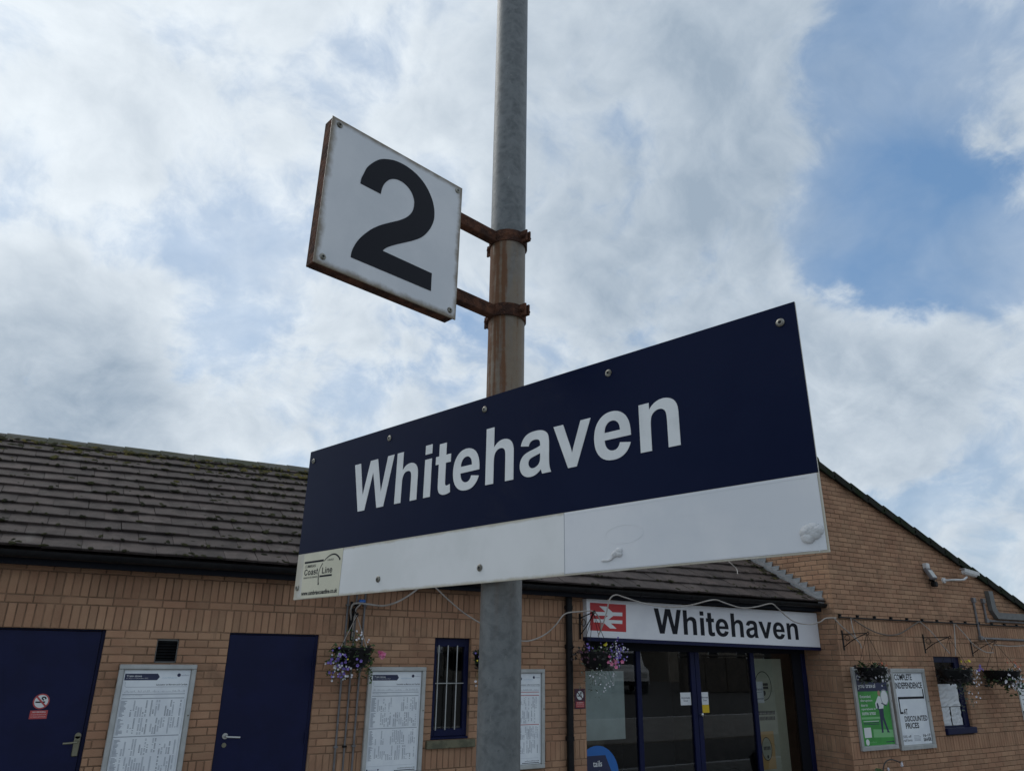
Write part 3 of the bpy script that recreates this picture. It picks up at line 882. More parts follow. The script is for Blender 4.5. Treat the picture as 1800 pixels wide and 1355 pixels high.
# --- doors
def door(h, yd, handle):
    x0, x1 = h[0], h[1]
    d = MB().bbox(x0 + .004, x1 - (.034 if handle else .040), yd, yd + .045, 0.01, 2.08, .002).build('door', NAVY, bld, 'world')
    f = MB()
    f.bbox(x0, x0 + .003, yd + .005, yd + .09, 0, 2.1, .001).bbox(x1 - (.030 if handle else .036), x1, yd + .012, yd + .09, 0, 2.1, .001).bbox(x0 + .004, x1 - .04, yd + .015, yd + .09, 2.084, 2.1, .001)
    f.build('door_frame', NAVY, d, 'world')
    return d


da = door(DOOR_A, 0.045, 1)
h = MB().lathe([(0, 0), (.026, 0), (.026, .012), (0, .012)], 16, Matrix.Translation((.398, .045, 1.16)) @ Matrix.Rotation(pi / 2, 4, 'X'))
h.bbox(.372, .425, .033, .0449, .985, 1.16, .006)
h.tube(spline([(.40, .035, 1.112), (.40, -.01, 1.11), (.385, -.02, 1.108), (.33, -.022, 1.104), (.285, -.016, 1.102)], 4), .0095, 8)
h.build('handle', BRASS, da, 'world', smooth=True)
db = door(DOOR_B, 0.02, 0)
h = MB().lathe([(0, 0), (.028, 0), (.028, .01), (0, .01)], 16, Matrix.Translation((1.715, .02, 1.108)) @ Matrix.Rotation(pi / 2, 4, 'X'))
h.tube(spline([(1.715, .012, 1.108), (1.715, -.035, 1.107), (1.735, -.045, 1.104), (1.80, -.046, 1.10), (1.852, -.044, 1.096)], 4), .010, 8)
h.build('handle', CHROME, db, 'world', smooth=True)
MB().lathe([(0, 0), (.022, 0), (.022, .008), (.012, .008), (.012, .012), (0, .012)], 16, Matrix.Translation((1.716, .02, 1.024)) @ Matrix.Rotation(pi / 2, 4, 'X')).build('lock', BRASS, db, 'world', smooth=True)
for zz in (1.83, 1.06, .25):
    MB().tube([(2.537, .012, zz - .055), (2.537, .012, zz + .055)], .008, 8).build('hinge', NAVY, db, 'world')

# --- vent
v = MB().bbox(VENT[0], VENT[1], .02, .06, VENT[2], VENT[2] + .012, .002).bbox(VENT[0], VENT[1], .02, .06, VENT[3] - .018, VENT[3], .002)
v.bbox(VENT[0], VENT[0] + .01, .02, .06, VENT[2], VENT[3], .002).bbox(VENT[1] - .01, VENT[1], .02, .06, VENT[2], VENT[3], .002).box(VENT[0], VENT[1], .065, .07, VENT[2], VENT[3])
vent = v.build('vent', TRUNK, bld, 'world')
for q in range(7):
    zz = VENT[2] + .022 + q * .0275
    MB().add([(VENT[0] + .01, .022, zz), (VENT[1] - .01, .022, zz), (VENT[1] - .01, .055, zz + .03), (VENT[0] + .01, .055, zz + .03),
              (VENT[0] + .01, .026, zz - .004), (VENT[1] - .01, .026, zz - .004), (VENT[1] - .01, .059, zz + .026), (VENT[0] + .01, .059, zz + .026)],
             [(0, 1, 2, 3), (7, 6, 5, 4), (0, 4, 5, 1)]).build('vent_slat', BLACK, vent, 'world')

# --- barred window
wy = 0.06
w = MB(); x0, x1, z0, z1 = WIN
w.bbox(x0, x0 + .06, wy, wy + .06, z0 + .03, z1, .004).bbox(x1 - .06, x1, wy, wy + .06, z0 + .03, z1, .004)
w.bbox(x0 + .06, x1 - .06, wy, wy + .06, z1 - .10, z1, .004).bbox(x0 + .06, x1 - .06, wy, wy + .06, z0 + .03, z0 + .11, .004)
w.bbox(x0, x1, wy - .045, wy + .06, z0 + .002, z0 + .028, .004)
window = w.build('window', NAVY, bld, 'world')
MB().quad((x0 + .06, wy + .035, z0 + .11), (x1 - .06, wy + .035, z0 + .11), (x1 - .06, wy + .035, z1 - .10), (x0 + .06, wy + .035, z1 - .10)).build('pane', GLASS, window, 'world')
for bx in (4.083, 4.206, 4.333):
    MB().tube([(bx, wy - .012, z0 + .10), (bx, wy - .012, z1 - .085)], .0075, 8).build('window_bar', ALU, window, 'world', smooth=True)
MB().tube([(x0 + .045, wy - .022, 1.585), (x1 - .075, wy - .022, 1.585)], .006, 8).build('window_bar', ALU, window, 'world', smooth=True)
MB().bbox(3.945, 4.575, -0.045, .10, .888, .972, .006).build('window_sill', STONE, bld, 'world')
MB().box(x0 - .3, x1 + .3, 1.0, 1.01, .3, 2.4).build('room_wall', ROOMDARK, bld, 'world')

# --- conduits beside the blue door
for X, rr in ((2.872, .0115), (2.972, .0105), (3.075, .0115)):
    cd = MB().tube([(X, -.016, .04), (X, -.016, 2.64)], rr, 10).build('conduit', GREYPAINT, bld, 'world', smooth=True)
    for zz in (.95, 1.75, 2.42):
        MB().bbox(X - .022, X + .022, -.032, 0.0, zz, zz + .02, .002).build('conduit_clip', BLACK if X == 2.972 else GREYPAINT, cd, 'world')

# --- entrance: frame, glass, doors, room behind
tr = MB()
tr.box(PX1, 10.985, SHOP_Y - .03, SHOP_Y + .06, 1.985, 2.64)
tr.box(PX1, 10.985, -0.02, SHOP_Y - .03, 2.60, 2.64)
shop = tr.build('shopfront', DARK, bld, 'world')
for a, b in ((PX1, 6.40), (7.325, 7.405), (8.375, 8.462), (8.472, 8.56), (9.67, 9.755), (10.89, 10.985)):
    MB().bbox(a, b, SHOP_Y - .03, SHOP_Y + .05, 0.05, 1.985, .004).build('mullion', NAVY, shop, 'world')
for a, b in ((6.40, 7.325), (7.405, 8.375), (8.56, 9.67), (9.755, 10.68)):
    MB().bbox(a, b, SHOP_Y - .02, SHOP_Y + .04, 0.05, .17, .004).build('bottom_rail', NAVY, shop, 'world')
    MB().quad((a, SHOP_Y, .17), (b, SHOP_Y, .17), (b, SHOP_Y, 1.985), (a, SHOP_Y, 1.985)).build('glass_pane', GLASS, shop, 'world')
MB().box(10.68, 10.889, SHOP_Y - .01, SHOP_Y + .04, .05, 1.985).build('side_panel', DARK, shop, 'world')
MB().lathe([(0, 0), (.02, .0), (.026, .02), (.024, .045), (.012, .055), (0, .056)], 14, Matrix.Translation((8.515, SHOP_Y - .03, 1.115)) @ Matrix.Rotation(pi / 2, 4, 'X')).build('door_knob', CHROME, shop, 'world', smooth=True)
MB().box(6.3, 10.95, 4.4, 4.45, 0, 2.6).box(6.25, 6.3, .35, 4.4, 0, 2.6).box(10.93, 10.98, .35, 4.4, 0, 2.6).box(6.25, 10.98, .35, 4.45, 2.56, 2.6).build('room_wall', ROOM, bld, 'world')
MB().box(6.25, 10.98, .35, 4.45, 0.0, .045).build('room_floor', ROOMDARK, bld, 'world')
c = MB().bbox(8.9, 9.75, 2.2, 2.6, 0.045, 1.98, .01).build('cabinet', ROOMDARK); props(c, 'tall dark cabinet standing inside behind the right glass door', 'cabinet')
c = thing('counter', 'low tan counter inside behind the glass entrance doors', 'counter', (7.6, 3, .045))
MB().bbox(6.9, 8.6, 2.7, 3.2, 0.045, .98, .01).build('counter_front', WARM, c, 'world'); MB().bbox(6.85, 8.65, 2.65, 3.25, .982, 1.02, .008).build('counter_top', ROOM, c, 'world')

# ================================================================== GABLE WING
WY = -0.43; SL = 0.3567
APEX = 5.20
wing = thing('gable_wing', 'taller buff brick wing whose roof edge slopes down to the right', 'building', (14, 2, 0))
WX1 = 19.5
zv = lambda X: APEX - 0.10 - (X - 11.0) * SL        # underside of the verge
WWIN = (13.58, 14.45, 0.70, 1.98)
WH = [WWIN]
mw = MB()
wall_sheet(mw, 11.0, WX1, 0, 2.05, WH, lambda u, z, d: (u, WY + .0075 + d, z), 0.14)
mw.add([(11.0, WY + .0075, 2.05), (WX1, WY + .0075, 2.05), (WX1, WY + .0075, zv(WX1)), (11.0, WY + .0075, zv(11.0))], [(0, 1, 2, 3)])
mw.quad((WX1, WY + .0075, 0), (WX1, 8, 0), (WX1, 8, zv(WX1)), (WX1, WY + .0075, zv(WX1)))
mw.quad((11, 8, 0), (11, 8, zv(11)), (WX1, 8, zv(WX1)), (WX1, 8, 0))
wall_w = mw.build('wall', MORTAR_W, wing, 'world')
mr = MB().quad((11.0075, 8, 0), (11.0075, WY + .0075, 0), (11.0075, WY + .0075, zv(11)), (11.0075, 8, zv(11)))
wall_r = mr.build('return_wall', MORTAR_PALE, wing, 'world')
ww = Wall((0, WY, 0), (1, 0, 0), (0, 1, 0))
clip = [(SL, 1.0, APEX - 0.105 + 11.0 * SL)]
C = 0.08
z = 1.98; q = 0
while z > 0.02:
    if q == 16:
        ww.row(11.0, WX1, z - 3 * C, z, C, .011, .4, WH); z -= 3 * C; q += 3; continue
    ww.row(11.0, WX1, z - C, z, .24, .011, 0.0 if q % 2 else .5, WH); z -= C; q += 1
ww.row(11.0, WX1, 1.98, 2.22, C, .011, .3, WH); ww.row(11.0, WX1, 2.22, 2.30, .24, .011, .3, WH); ww.row(11.0, WX1, 2.30, 2.54, C, .011, .7, WH)
z = 2.54; q = 0
while z < 5.2:
    xe = min(WX1, 11 + (APEX - 0.1 - z) / SL)
    if xe > 11.05: ww.row(11.0, xe, z, z + C, .24, .011, 0.0 if q % 2 else .5, [], clip)
    z += C; q += 1


def hid_wing(u, z, a, b):
    w = 1.0
    if 11.2 < u < 13.2 and .55 < z < 1.78: w = .02
    if a < .812 and b < .542: w = .02
    return w


nw, rest = ww.emit(wall_w, 298, hid_wing, 5)
rest.build('brickwork', BRICK, wall_w, 'world', kind='stuff')
wr = Wall((11.0, 0, 0), (0, -1, 0), (1, 0, 0))     # u = -Y
z = 1.98; q = 0
while z > 0.02:
    if q in (4, 15):
        wr.row(-.3, .422, z - 3 * C, z, C, .011, .4, []); z -= 3 * C; q += 3; continue
    wr.row(-.3, .422, z - C, z, .24, .011, .1 if q % 2 else .6, []); z -= C; q += 1
z = 1.98; q = 0
while z < 4.9:
    wr.row(-3.0 if z > 2.6 else -.3, .422, z, z + C, .24, .011, .1 if q % 2 else .6, []); z += C; q += 1


def hid_ret(u, z, a, b):
    y = -u
    if z < 2.784 + (y + .27) * tan30 + .15 and z > 2.62: return .001
    if b < .545 - (a - .737) * .1: return .02
    return 1.0


nr, rest = wr.emit(wall_r, 140, hid_ret, 9)
rest.build('brickwork', BRICK, wall_r, 'world', kind='stuff')

# wing roof: verge tiles step down the slope, slab of tiling behind
ang = math.atan(SL); ex = Vector((cos(ang), 0, -sin(ang))); en = Vector((sin(ang), 0, cos(ang)))
GA = 0.462
wroof = MB()
top = Vector((10.93, 0, APEX - 0.055))
Lr = 9.2
a, b = top, top + ex * Lr
wroof.quad((a.x, WY - .03, a.z), (b.x, WY - .03, b.z), (b.x, 8.2, b.z), (a.x, 8.2, a.z))
wroof = wroof.build('roof', TILE, wing, 'world')
MB().add([(p.x + dx, y, p.z + dz) for y in (WY - .05, WY - .025) for p, dx, dz in ((a, .05, -.02), (b, 0, -.0), (b, -.0, -.085), (a, .07, -.105))],
         [(0, 1, 2, 3), (7, 6, 5, 4), (0, 4, 5, 1), (2, 6, 7, 3), (1, 5, 6, 2), (0, 3, 7, 4)]).build('bargeboard', DARK, wing, 'world')
for i in range(20):
    s0 = i * GA; Mx = Matrix((ex, Vector((0, 1, 0)), en)).transposed().to_4x4(); Mx.translation = top + ex * s0
    t = MB().bbox(0, GA + .06, WY - .085, WY + .28, .005, .060, .012, Mx @ Matrix.Rotation(.06, 4, 'Y'))
    t.bbox(0.005, GA + .045, WY - .088, WY - .06, -.075, .02, .006, Mx @ Matrix.Rotation(.06, 4, 'Y'))
    t.build('verge_tile', VERGE, wroof, 'world')
    MB().bbox(0, GA + .06, WY + .285, 8.2, .012, .052, .008, Mx @ Matrix.Rotation(.035, 4, 'Y')).build('tile_course', TILE, wroof, 'world')
rg = MB().tube([(10.96, WY - .07, APEX - .02), (10.96, 8.2, APEX - .02)], .075, 10).build('ridge_tile', MOSS_GREEN, wroof, 'world', smooth=True)

# wing window
x0, x1, z0, z1 = WWIN; wy = WY + .055
w = MB()
w.bbox(x0, x0 + .055, wy, wy + .06, z0 + .09, z1, .004).bbox(x1 - .15, x1, wy, wy + .06, z0 + .09, z1, .004)
w.bbox(x0 + .055, x1 - .15, wy, wy + .06, z1 - .10, z1, .004).bbox(x0 + .055, x1 - .15, wy, wy + .06, z0 + .09, z0 + .14, .004)
wwin = w.build('window', NAVY, wing, 'world')
MB().quad((x0 + .055, wy + .03, z0 + .14), (x1 - .15, wy + .03, z0 + .14), (x1 - .15, wy + .03, z1 - .10), (x0 + .055, wy + .03, z1 - .10)).build('pane', GLASS, wwin, 'world')
MB().bbox(x0 - .01, x1 + .03, WY - .05, WY + .12, .715, .815, .008).build('window_sill', NAVY, wing, 'world')
MB().box(x0 - .3, x1 + .3, WY + .9, WY + .91, .3, 2.4).build('room_wall', ROOMDARK, wing, 'world')

# black cable rail with clips along the top of the soldier courses
rail = MB().tube([(11.06, WY - .025, 2.56), (16.0, WY - .025, 2.572), (19, WY - .025, 2.575)], .012, 8).build('cable_rail', BLACK, wing, 'world', smooth=True)
for i in range(17):
    X = 11.1 + i * .46
    MB().bbox(X - .018, X + .018, WY - .04, WY + .004, 2.575, 2.61, .003).build('rail_clip', BLACK, rail, 'world')
# conduits and trunking at the right
cA = MB().tube(spline([(15.2, WY - .02, 3.0), (15.196, WY - .02, 2.6), (15.195, WY - .02, 2.34), (15.21, WY - .02, 2.322), (15.9, WY - .02, 2.318), (19, WY - .02, 2.30)], 4), .021, 8).build('conduit', GREYPAINT, wing, 'world', smooth=True)
MB().bbox(15.155, 15.245, WY - .055, WY, 2.285, 2.36, .006).build('conduit_box', GREYPAINT, cA, 'world'); MB().bbox(15.155, 15.245, WY - .055, WY, 2.97, 3.06, .006).build('conduit_box', GREYPAINT, cA, 'world')
cB = MB().tube(spline([(15.535, WY - .02, 3.02), (15.54, WY - .02, 2.8), (15.545, WY - .02, 2.66), (15.57, WY - .02, 2.645), (16.2, WY - .02, 2.65), (19, WY - .02, 2.655)], 4), .021, 8).build('conduit', GREYPAINT, wing, 'world', smooth=True)
MB().bbox(15.49, 15.58, WY - .055, WY, 2.97, 3.06, .006).build('conduit_box', GREYPAINT, cB, 'world'); MB().bbox(15.50, 15.58, WY - .05, WY, 2.61, 2.69, .006).build('conduit_box', GREYPAINT, cB, 'world')
MB().prism([(15.69, 3.21), (15.84, 3.21), (15.86, 2.90), (15.93, 2.81), (19, 2.82), (19, 2.70), (15.86, 2.69), (15.71, 2.84)], WY - .085, WY - .004, 'xz').build('trunking', TRUNK, wing, 'world')

# ================================================================== ENTRANCE SIGN
fy = -0.09
fs = thing('entrance_sign', 'wide white fascia sign lettered Whitehaven above the glass entrance', 'sign', (8.6, fy, 2.1))
FT = [(6.212, 2.650), (10.985, 2.632), (10.985, 2.092), (6.214, 2.155)]
MB().prism(FT, fy, fy + .10, 'xz').build('panel', FASCIA, fs, 'world')
MB().prism([(6.212, 2.1545), (10.985, 2.0915), (10.985, 2.043), (6.212, 2.106)], fy - .008, fy + .115, 'xz').build('trim', NAVY, fs, 'world')
MB().prism([(6.245, 2.64), (10.98, 2.62), (10.98, 2.062), (6.245, 2.125)], fy + .117, SHOP_Y - .032, 'xz').build('box', DARK, fs, 'world')
slope = lambda x: 2.229 - (x - 7.526) * (0.029 / 2.945)
for ch, vs, ff in big_word('Whitehaven', 7.409, 10.471, 0.0, 0.343, .003):
    MB().add([(a, fy - .002 + c_, b + slope(a)) for a, b, c_ in [(p[0], p[1], -p[2]) for p in vs]], ff).build('letter', INK, fs, 'world')
logo = Print(lambda u, v, l: (u, fy - .001 - l, v), fs)
logo.poly(RED, [(6.268, 2.601), (6.896, 2.598), (6.884, 2.233), (6.266, 2.239)], 0.001)
arrow = [[(6.330, 2.484), (6.53, 2.486), (6.425, 2.560), (6.545, 2.560), (6.655, 2.488), (6.826, 2.490), (6.824, 2.442), (6.665, 2.440), (6.572, 2.3845), (6.821, 2.385),
          (6.819, 2.338), (6.615, 2.341), (6.715, 2.273), (6.6, 2.274), (6.494, 2.343), (6.322, 2.347), (6.323, 2.393), (6.487, 2.388), (6.573, 2.439), (6.329, 2.434)]]
logo.loops(SIGNWHITE, arrow, 0.003)
logo.done('emblem')

# ================================================================== SIGN POLE
pole = thing('sign_pole', 'tall round galvanised steel pole with rust washed down its middle', 'pole', (*POLE_XY, 0))
MB().tube([(*POLE_XY, .04 + .35 * i) for i in range(20)], .057, 32).build('shaft', POLE, pole, 'world', smooth=True)
MB().lathe([(.16, 0.0), (.16, .02), (.07, .02), (.065, .08), (.057, .08)], 24, Matrix.Translation((*POLE_XY, .04))).build('base_flange', POLE, pole, 'world')

# ================================================================== STATION NAMEBOARD
B1 = Matrix(((0.29066, 0.01281, -0.95674), (-0.95668, 0.02135, -0.29036), (0.01671, 0.99969, 0.01846)))
NBS = 0.983         # board stands a little in front of the pole
M1 = B1.to_4x4() @ Matrix.Scale(NBS, 4); M1.translation = CAM + (Vector((0.98484, -6.69792, 2.40693)) - CAM) * NBS
nb = thing('station_nameboard', 'long navy and white station nameboard lettered Whitehaven on the steel pole', 'sign', m=M1)
hw, hh = 0.9306, 0.2695; VB = -0.1128
MB().bbox(-hw, hw, -hh, hh, -.006, -.0012, .0006).build('backing_sheet', WHITE, nb)
MB().box(-hw, hw, VB, hh, -.0011, 0.0).build('navy_panel', NAVY_VINYL, nb)
MB().box(-hw, hw, -hh, VB - .0004, -.0011, 0.0).build('white_band', WHITE, nb)
MB().bbox(.2868, hw - .003, -hh + .004, VB - .0012, .0002, .0016, .0008).build('cover_panel', WHITE2, nb)
em = MB()          # ghost of an older badge under the cover vinyl
lp = lambda ru, rv, n=36: [(.4642 + ru * cos(2 * pi * i / n), -.186 + rv * sin(2 * pi * i / n)) for i in range(n)]
vs, ff = outline_mesh([lp(.0545, .0225), lp(.0515, .0205)], .0006); em.add([(a, b, c_ * .5 + .0018) for a, b, c_ in vs], ff)
er = random.Random(4)
for v0 in (-.163, -.175, -.199, -.2065):
    u = .545
    while u < .86:
        L = er.uniform(.012, .06)
        if er.random() < .62: em.box(u, u + L, v0 + er.uniform(-.001, .001), v0 + .0010, .0015, .0018)
        u += L + er.uniform(.005, .02)
em.box(.293, hw - .02, -.1205, -.1188, .0012, .0020).box(.293, .906, -.2625, -.2614, .0015, .0018).box(.9125, .9138, -.268, -.250, .0012, .0020)
em.build('embossed_outline', WHITE2, nb)
MB().box(.2848, .2860, -hh + .001, VB - .001, .0001, .0006).build('panel_joint', GREY_INK, nb)
for ch, vs, ff in big_word('Whitehaven', -.6362, .6304, 0.0008, .1672, .0012):
    MB().add([(a, b, c_ + .0007) for a, b, c_ in vs], ff).build('letter', LETTER, nb)


def rivet(parent, u, v, r, z=0.0):
    M = Matrix.Translation((u, v, z))
    ro = MB().lathe([(r, 0), (r, r * .18), (r * .72, r * .42), (r * .40, r * .48), (r * .34, r * .30), (0, r * .30)], 14, M).build('rivet', RIVET, parent, smooth=True)
    MB().lathe([(r * .33, r * .31), (0, r * .33)], 10, M).build('rivet_hole', INK, ro)


for u, v in ((-.9024, .2290), (-.4554, .2305), (-.0098, .2320), (.4371, .2306), (.8947, .2290), (-.9125, -.2295), (-.4571, -.2293), (-.0110, -.2280)):
    rivet(nb, u, v, .0098, .0006)
fr_ = random.Random(2)
for u, v, r in ((.443, -.229, .012), (.901, -.231, .0185)):
    f = MB()
    for _ in range(9 if r > .015 else 4):
        M = Matrix.Translation((u + fr_.uniform(-.6, .6) * r, v + fr_.uniform(-.45, .45) * r, .002)) @ Matrix.Diagonal((r * .8, r * .66, r * .46, 1))
        pts = []; fcs = []
        for i in range(7):
            for j in range(10):
                th = pi / 2 * (1 - i / 6); k_ = 1 + fr_.uniform(-.05, .05)
                pts.append((cos(th) * cos(2 * pi * j / 10) * k_, cos(th) * sin(2 * pi * j / 10) * k_, sin(th) * k_))
        pts = [(a, b, c_) for a, b, c_ in pts]
        for i in range(6):
            for j in range(10):
                fcs.append((i * 10 + j, (i + 1) * 10 + j, (i + 1) * 10 + (j + 1) % 10, i * 10 + (j + 1) % 10))
        f.add(pts, fcs, M)
    if r < .015:
        f.tube(spline([(u - .004, v - .004, .004), (u - .02, v - .014, .003), (u - .045, v - .014, .0025)], 5), [.003] * 10 + [.001], 6)
    f.build('filler_lump', FILLER, nb, smooth=True)
# route sticker
stk = MB().add([(-.8894, -.1165, .0003), (-.6586, -.1140, .0003), (-.6617, -.2672, .0003), (-.8853, -.2672, .0003),
                (-.8894, -.1165, .0011), (-.6586, -.1140, .0011), (-.6617, -.2672, .0011), (-.8853, -.2672, .0011)],
               [(7, 6, 5, 4), (0, 1, 2, 3), (0, 4, 5, 1), (1, 5, 6, 2), (2, 6, 7, 3), (3, 7, 4, 0)]).build('route_sticker', CREAM, nb)
sp = Print(lambda u, v, l: tuple(M1 @ Vector((u, v, .0015 + l))), stk)
sp.rect(INK, -.8819, -.1492, -.7655, -.1425).rect(INK, -.7821, -.2015, -.7095, -.1955)
sp.text(INK, 'CUMBRIAN', -.8762, -.1648, -.8118, -.1548, 0, .006)
for wd_, ua, ub in (('Coast', -.8770, -.7945), ('Line', -.7694, -.7101)):
    for ch, vs, ff in big_word(wd_, ua, ub, -.1900, .0205, 0.0):
        sp.mb(INK).add([sp.fn(p_[0], p_[1], sp.base) for p_ in vs], ff)
sp.text(INK, 'BARROW IN FURNESS', -.8781, -.2015, -.7933, -.1955, 0, .004).text(INK, 'CARLISLE', -.7442, -.1495, -.7082, -.1435, 0, .004)
sp.text(INK, 'www.cumbriancoastline.co.uk', -.8822, -.2580, -.6700, -.2430, 0, .03)
arc = spline([(-.7845, -.2215, 0), (-.7865, -.2154, 0), (-.7876, -.2059, 0), (-.7885, -.1867, 0), (-.7842, -.1743, 0), (-.7769, -.1632, 0), (-.766, -.1513, 0), (-.7545, -.1426, 0),
              (-.7408, -.1357, 0), (-.7251, -.1307, 0), (-.7069, -.1297, 0), (-.6916, -.1342, 0), (-.6795, -.1415, 0), (-.6730, -.1475, 0)], 3)
wd = lambda t: .0016 if .18 < t < .45 else .0026 if t < .18 else .0012 + .0032 * min(1, (t - .45) / .4)
for i in range(len(arc) - 1):
    if i in (17, 18): continue
    a, b = arc[i], arc[i + 1]; d = (b - a).normalized(); nn = Vector((-d.y, d.x, 0)); t = i / len(arc); q = wd(t) / 2 + .0006
    sp.poly(INK, [(a + nn * q)[:2], (b + nn * q)[:2], (b - nn * q)[:2], (a - nn * q)[:2]], .0002)
sp.disc(INK, -.7843, -.2235, .0036, lift=.0004, n=12); sp.disc(INK, -.6722, -.1490, .0040, lift=.0004, n=12)
sp.done('sticker_print')
# channel and bands that hold the board to the pole
mb_ = MB().bbox(-.75, .85, .165, .195, -.0225, -.0062, .001).bbox(-.75, .85, -.215, -.185, -.0225, -.0062, .001).build('mounting_channel', ALU, nb)
for vv in (.18, -.20):
    bnd = MB()
    for i in range(28):
        t0, t1 = 2 * pi * i / 28, 2 * pi * (i + 1) / 28
        R0, R1 = .0582, .0600
        Q = lambda t, r, y: (-.0078 + r * cos(t), y, -.0855 - r * sin(t))
        bnd.quad(Q(t0, R1, vv - .01), Q(t1, R1, vv - .01), Q(t1, R1, vv + .01), Q(t0, R1, vv + .01))
        bnd.quad(Q(t0, R0, vv - .01), Q(t0, R1, vv - .01), Q(t1, R1, vv - .01), Q(t1, R0, vv - .01)); bnd.quad(Q(t0, R0, vv + .01), Q(t1, R0, vv + .01), Q(t1, R1, vv + .01), Q(t0, R1, vv + .01))
    bnd.build('pole_band', ALU, nb)

# ================================================================== PLATFORM NUMBER SIGN
B2 = Matrix(((0.97543, 0.01484, 0.21982), (0.21962, 0.01421, -0.97548), (-0.01760, 0.99979, 0.01060)))
M2 = B2.to_4x4(); M2.translation = (0.60220, -6.84971, 3.06825)
ns = thing('platform_number_sign', 'square white sign with a black 2 in a rusty box frame', 'sign', m=M2)
a = .2244; b = .2223
MB().bbox(-a, a, -b, b, -.004, 0.0, .0012).build('face_plate', PLATE, ns)
cs = MB()
for u0, u1, v0, v1 in ((-a + .002, -a + .008, -b + .002, b - .002), (a - .012, a - .006, -b + .012, b - .012), (-a + .008, a - .006, b - .010, b - .004), (-a + .008, a - .006, -b + .002, -b + .008)):
    cs.bbox(u0, u1, v0, v1, -.042, -.0042, .0015)
cs.bbox(-a + .012, a - .02, -b + .012, b - .012, -.0395, -.037, .001)
cs.build('casing', RUST, ns)
TWO = [(-0.1218, 0.0589), (-0.1200, 0.0770), (-0.1147, 0.094), (-0.1065, 0.1190), (-0.0868, 0.1480), (-0.0656, 0.1686), (-0.0377, 0.1825), (-0.0143, 0.1890), (0.0161, 0.1904), (0.0477, 0.1844), (0.0739, 0.1720), (0.0955, 0.1535), (0.1135, 0.1277), (0.1229, 0.1016), (0.1259, 0.0789), (0.1243, 0.0572), (0.1165, 0.0329), (0.1044, 0.0097), (0.0880, -0.0120), (0.0658, -0.0315), (0.0375, -0.0515), (0.0099, -0.0701), (-0.0130, -0.0870), (-0.0262, -0.0990), (-0.0342, -0.1098), (0.1305, -0.1107), (0.1316, -0.166), (-0.1254, -0.1685), (-0.1246, -0.1534), (-0.1209, -0.1383), (-0.1135, -0.1190), (-0.1030, -0.0995), (-0.0878, -0.0780), (-0.0690, -0.0560), (-0.0452, -0.0343), (-0.0186, -0.0145), (0.0087, 0.0053), (0.0290, 0.0235), (0.0432, 0.0414), (0.0510, 0.0590), (0.0537, 0.0763), (0.0525, 0.0925), (0.0463, 0.1070), (0.038, 0.1175), (0.0281, 0.1250), (0.0153, 0.1302), (0.0001, 0.1318), (-0.0146, 0.1292), (-0.0287, 0.1217), (-0.0400, 0.1098), (-0.0494, 0.094), (-0.0547, 0.0769), (-0.0568, 0.0585)]
sm = []
N = len(TWO); CORN = {0, 24, 25, 26, 27, 52}
for i in range(N):
    p0, p1, p2, p3 = (Vector((*TWO[(i + j) % N], 0)) for j in (-1, 0, 1, 2))
    if i in CORN: p0 = p1 * 2 - p2
    if (i + 1) % N in CORN: p3 = p2 * 2 - p1
    straight = i in (24, 25, 26, 52)
    for t in ((0,) if straight else (0, .33, .66)):
        v = 0.5 * ((2 * p1) + (p2 - p0) * t + (2 * p0 - 5 * p1 + 4 * p2 - p3) * t * t + (3 * p1 - p0 - 3 * p2 + p3) * t ** 3)
        sm.append((v.x, v.y))
vs, ff = outline_mesh([sm], .0008)
MB().add([(p, q, c_ + .0006) for p, q, c_ in vs], ff).build('numeral', INK, ns)
for u, v in ((-.2018, .2028), (.2046, .2032), (.2014, -.1996), (-.2015, -.1994)):
    rivet(ns, u, v, .0088)
PU, PN = .4666, -.0524
for vc in (.155, -.1085):
    h0, h1 = vc - .020, vc + .020
    arm = MB().bbox(.10, PU - .0585, h0, h1, -.072, -.0425, .0025)
    arm.build('bracket_arm', RUST, ns)
    st = MB(); n = 36; R0, R1 = .0573, .0625
    for i in range(n):
        t0, t1 = 2 * pi * i / n, 2 * pi * (i + 1) / n
        Q = lambda t, r, y: (PU + r * cos(t), y, PN + r * sin(t))
        st.quad(Q(t0, R1, h0), Q(t0, R1, h1), Q(t1, R1, h1), Q(t1, R1, h0))
        st.quad(Q(t0, R0, h0), Q(t0, R1, h0), Q(t1, R1, h0), Q(t1, R0, h0)); st.quad(Q(t0, R0, h1), Q(t1, R0, h1), Q(t1, R1, h1), Q(t0, R1, h1))
    cl = st.build('clamp', RUST, ns)
    TM = Matrix.Translation((PU, 0, PN)) @ Matrix.Rotation(radians(-84), 4, 'Y')
    for s_ in (1, -1):
        e0, e1 = sorted((s_ * .060, s_ * .086))
        MB().bbox(e0, e1, h0, h1, .004, .010, .001, TM).bbox(e0, e1, h0 + .004, h1, -.012, -.006, .001, TM).build('clamp_ear', RUST, cl)
    for s_ in (1, -1):
        M = TM @ Matrix.Translation((s_ * .073, vc, .010))
        MB().lathe([(0.0085, 0), (.0085, .006), (0, .006)], 6, M).lathe([(.0045, -.03), (.0045, .010), (0, .011)], 8, M).lathe([(0, -.030), (.0085, -.030), (.0085, -.024), (0.0, -.024)], 6, M).build('bolt', RUST, cl)

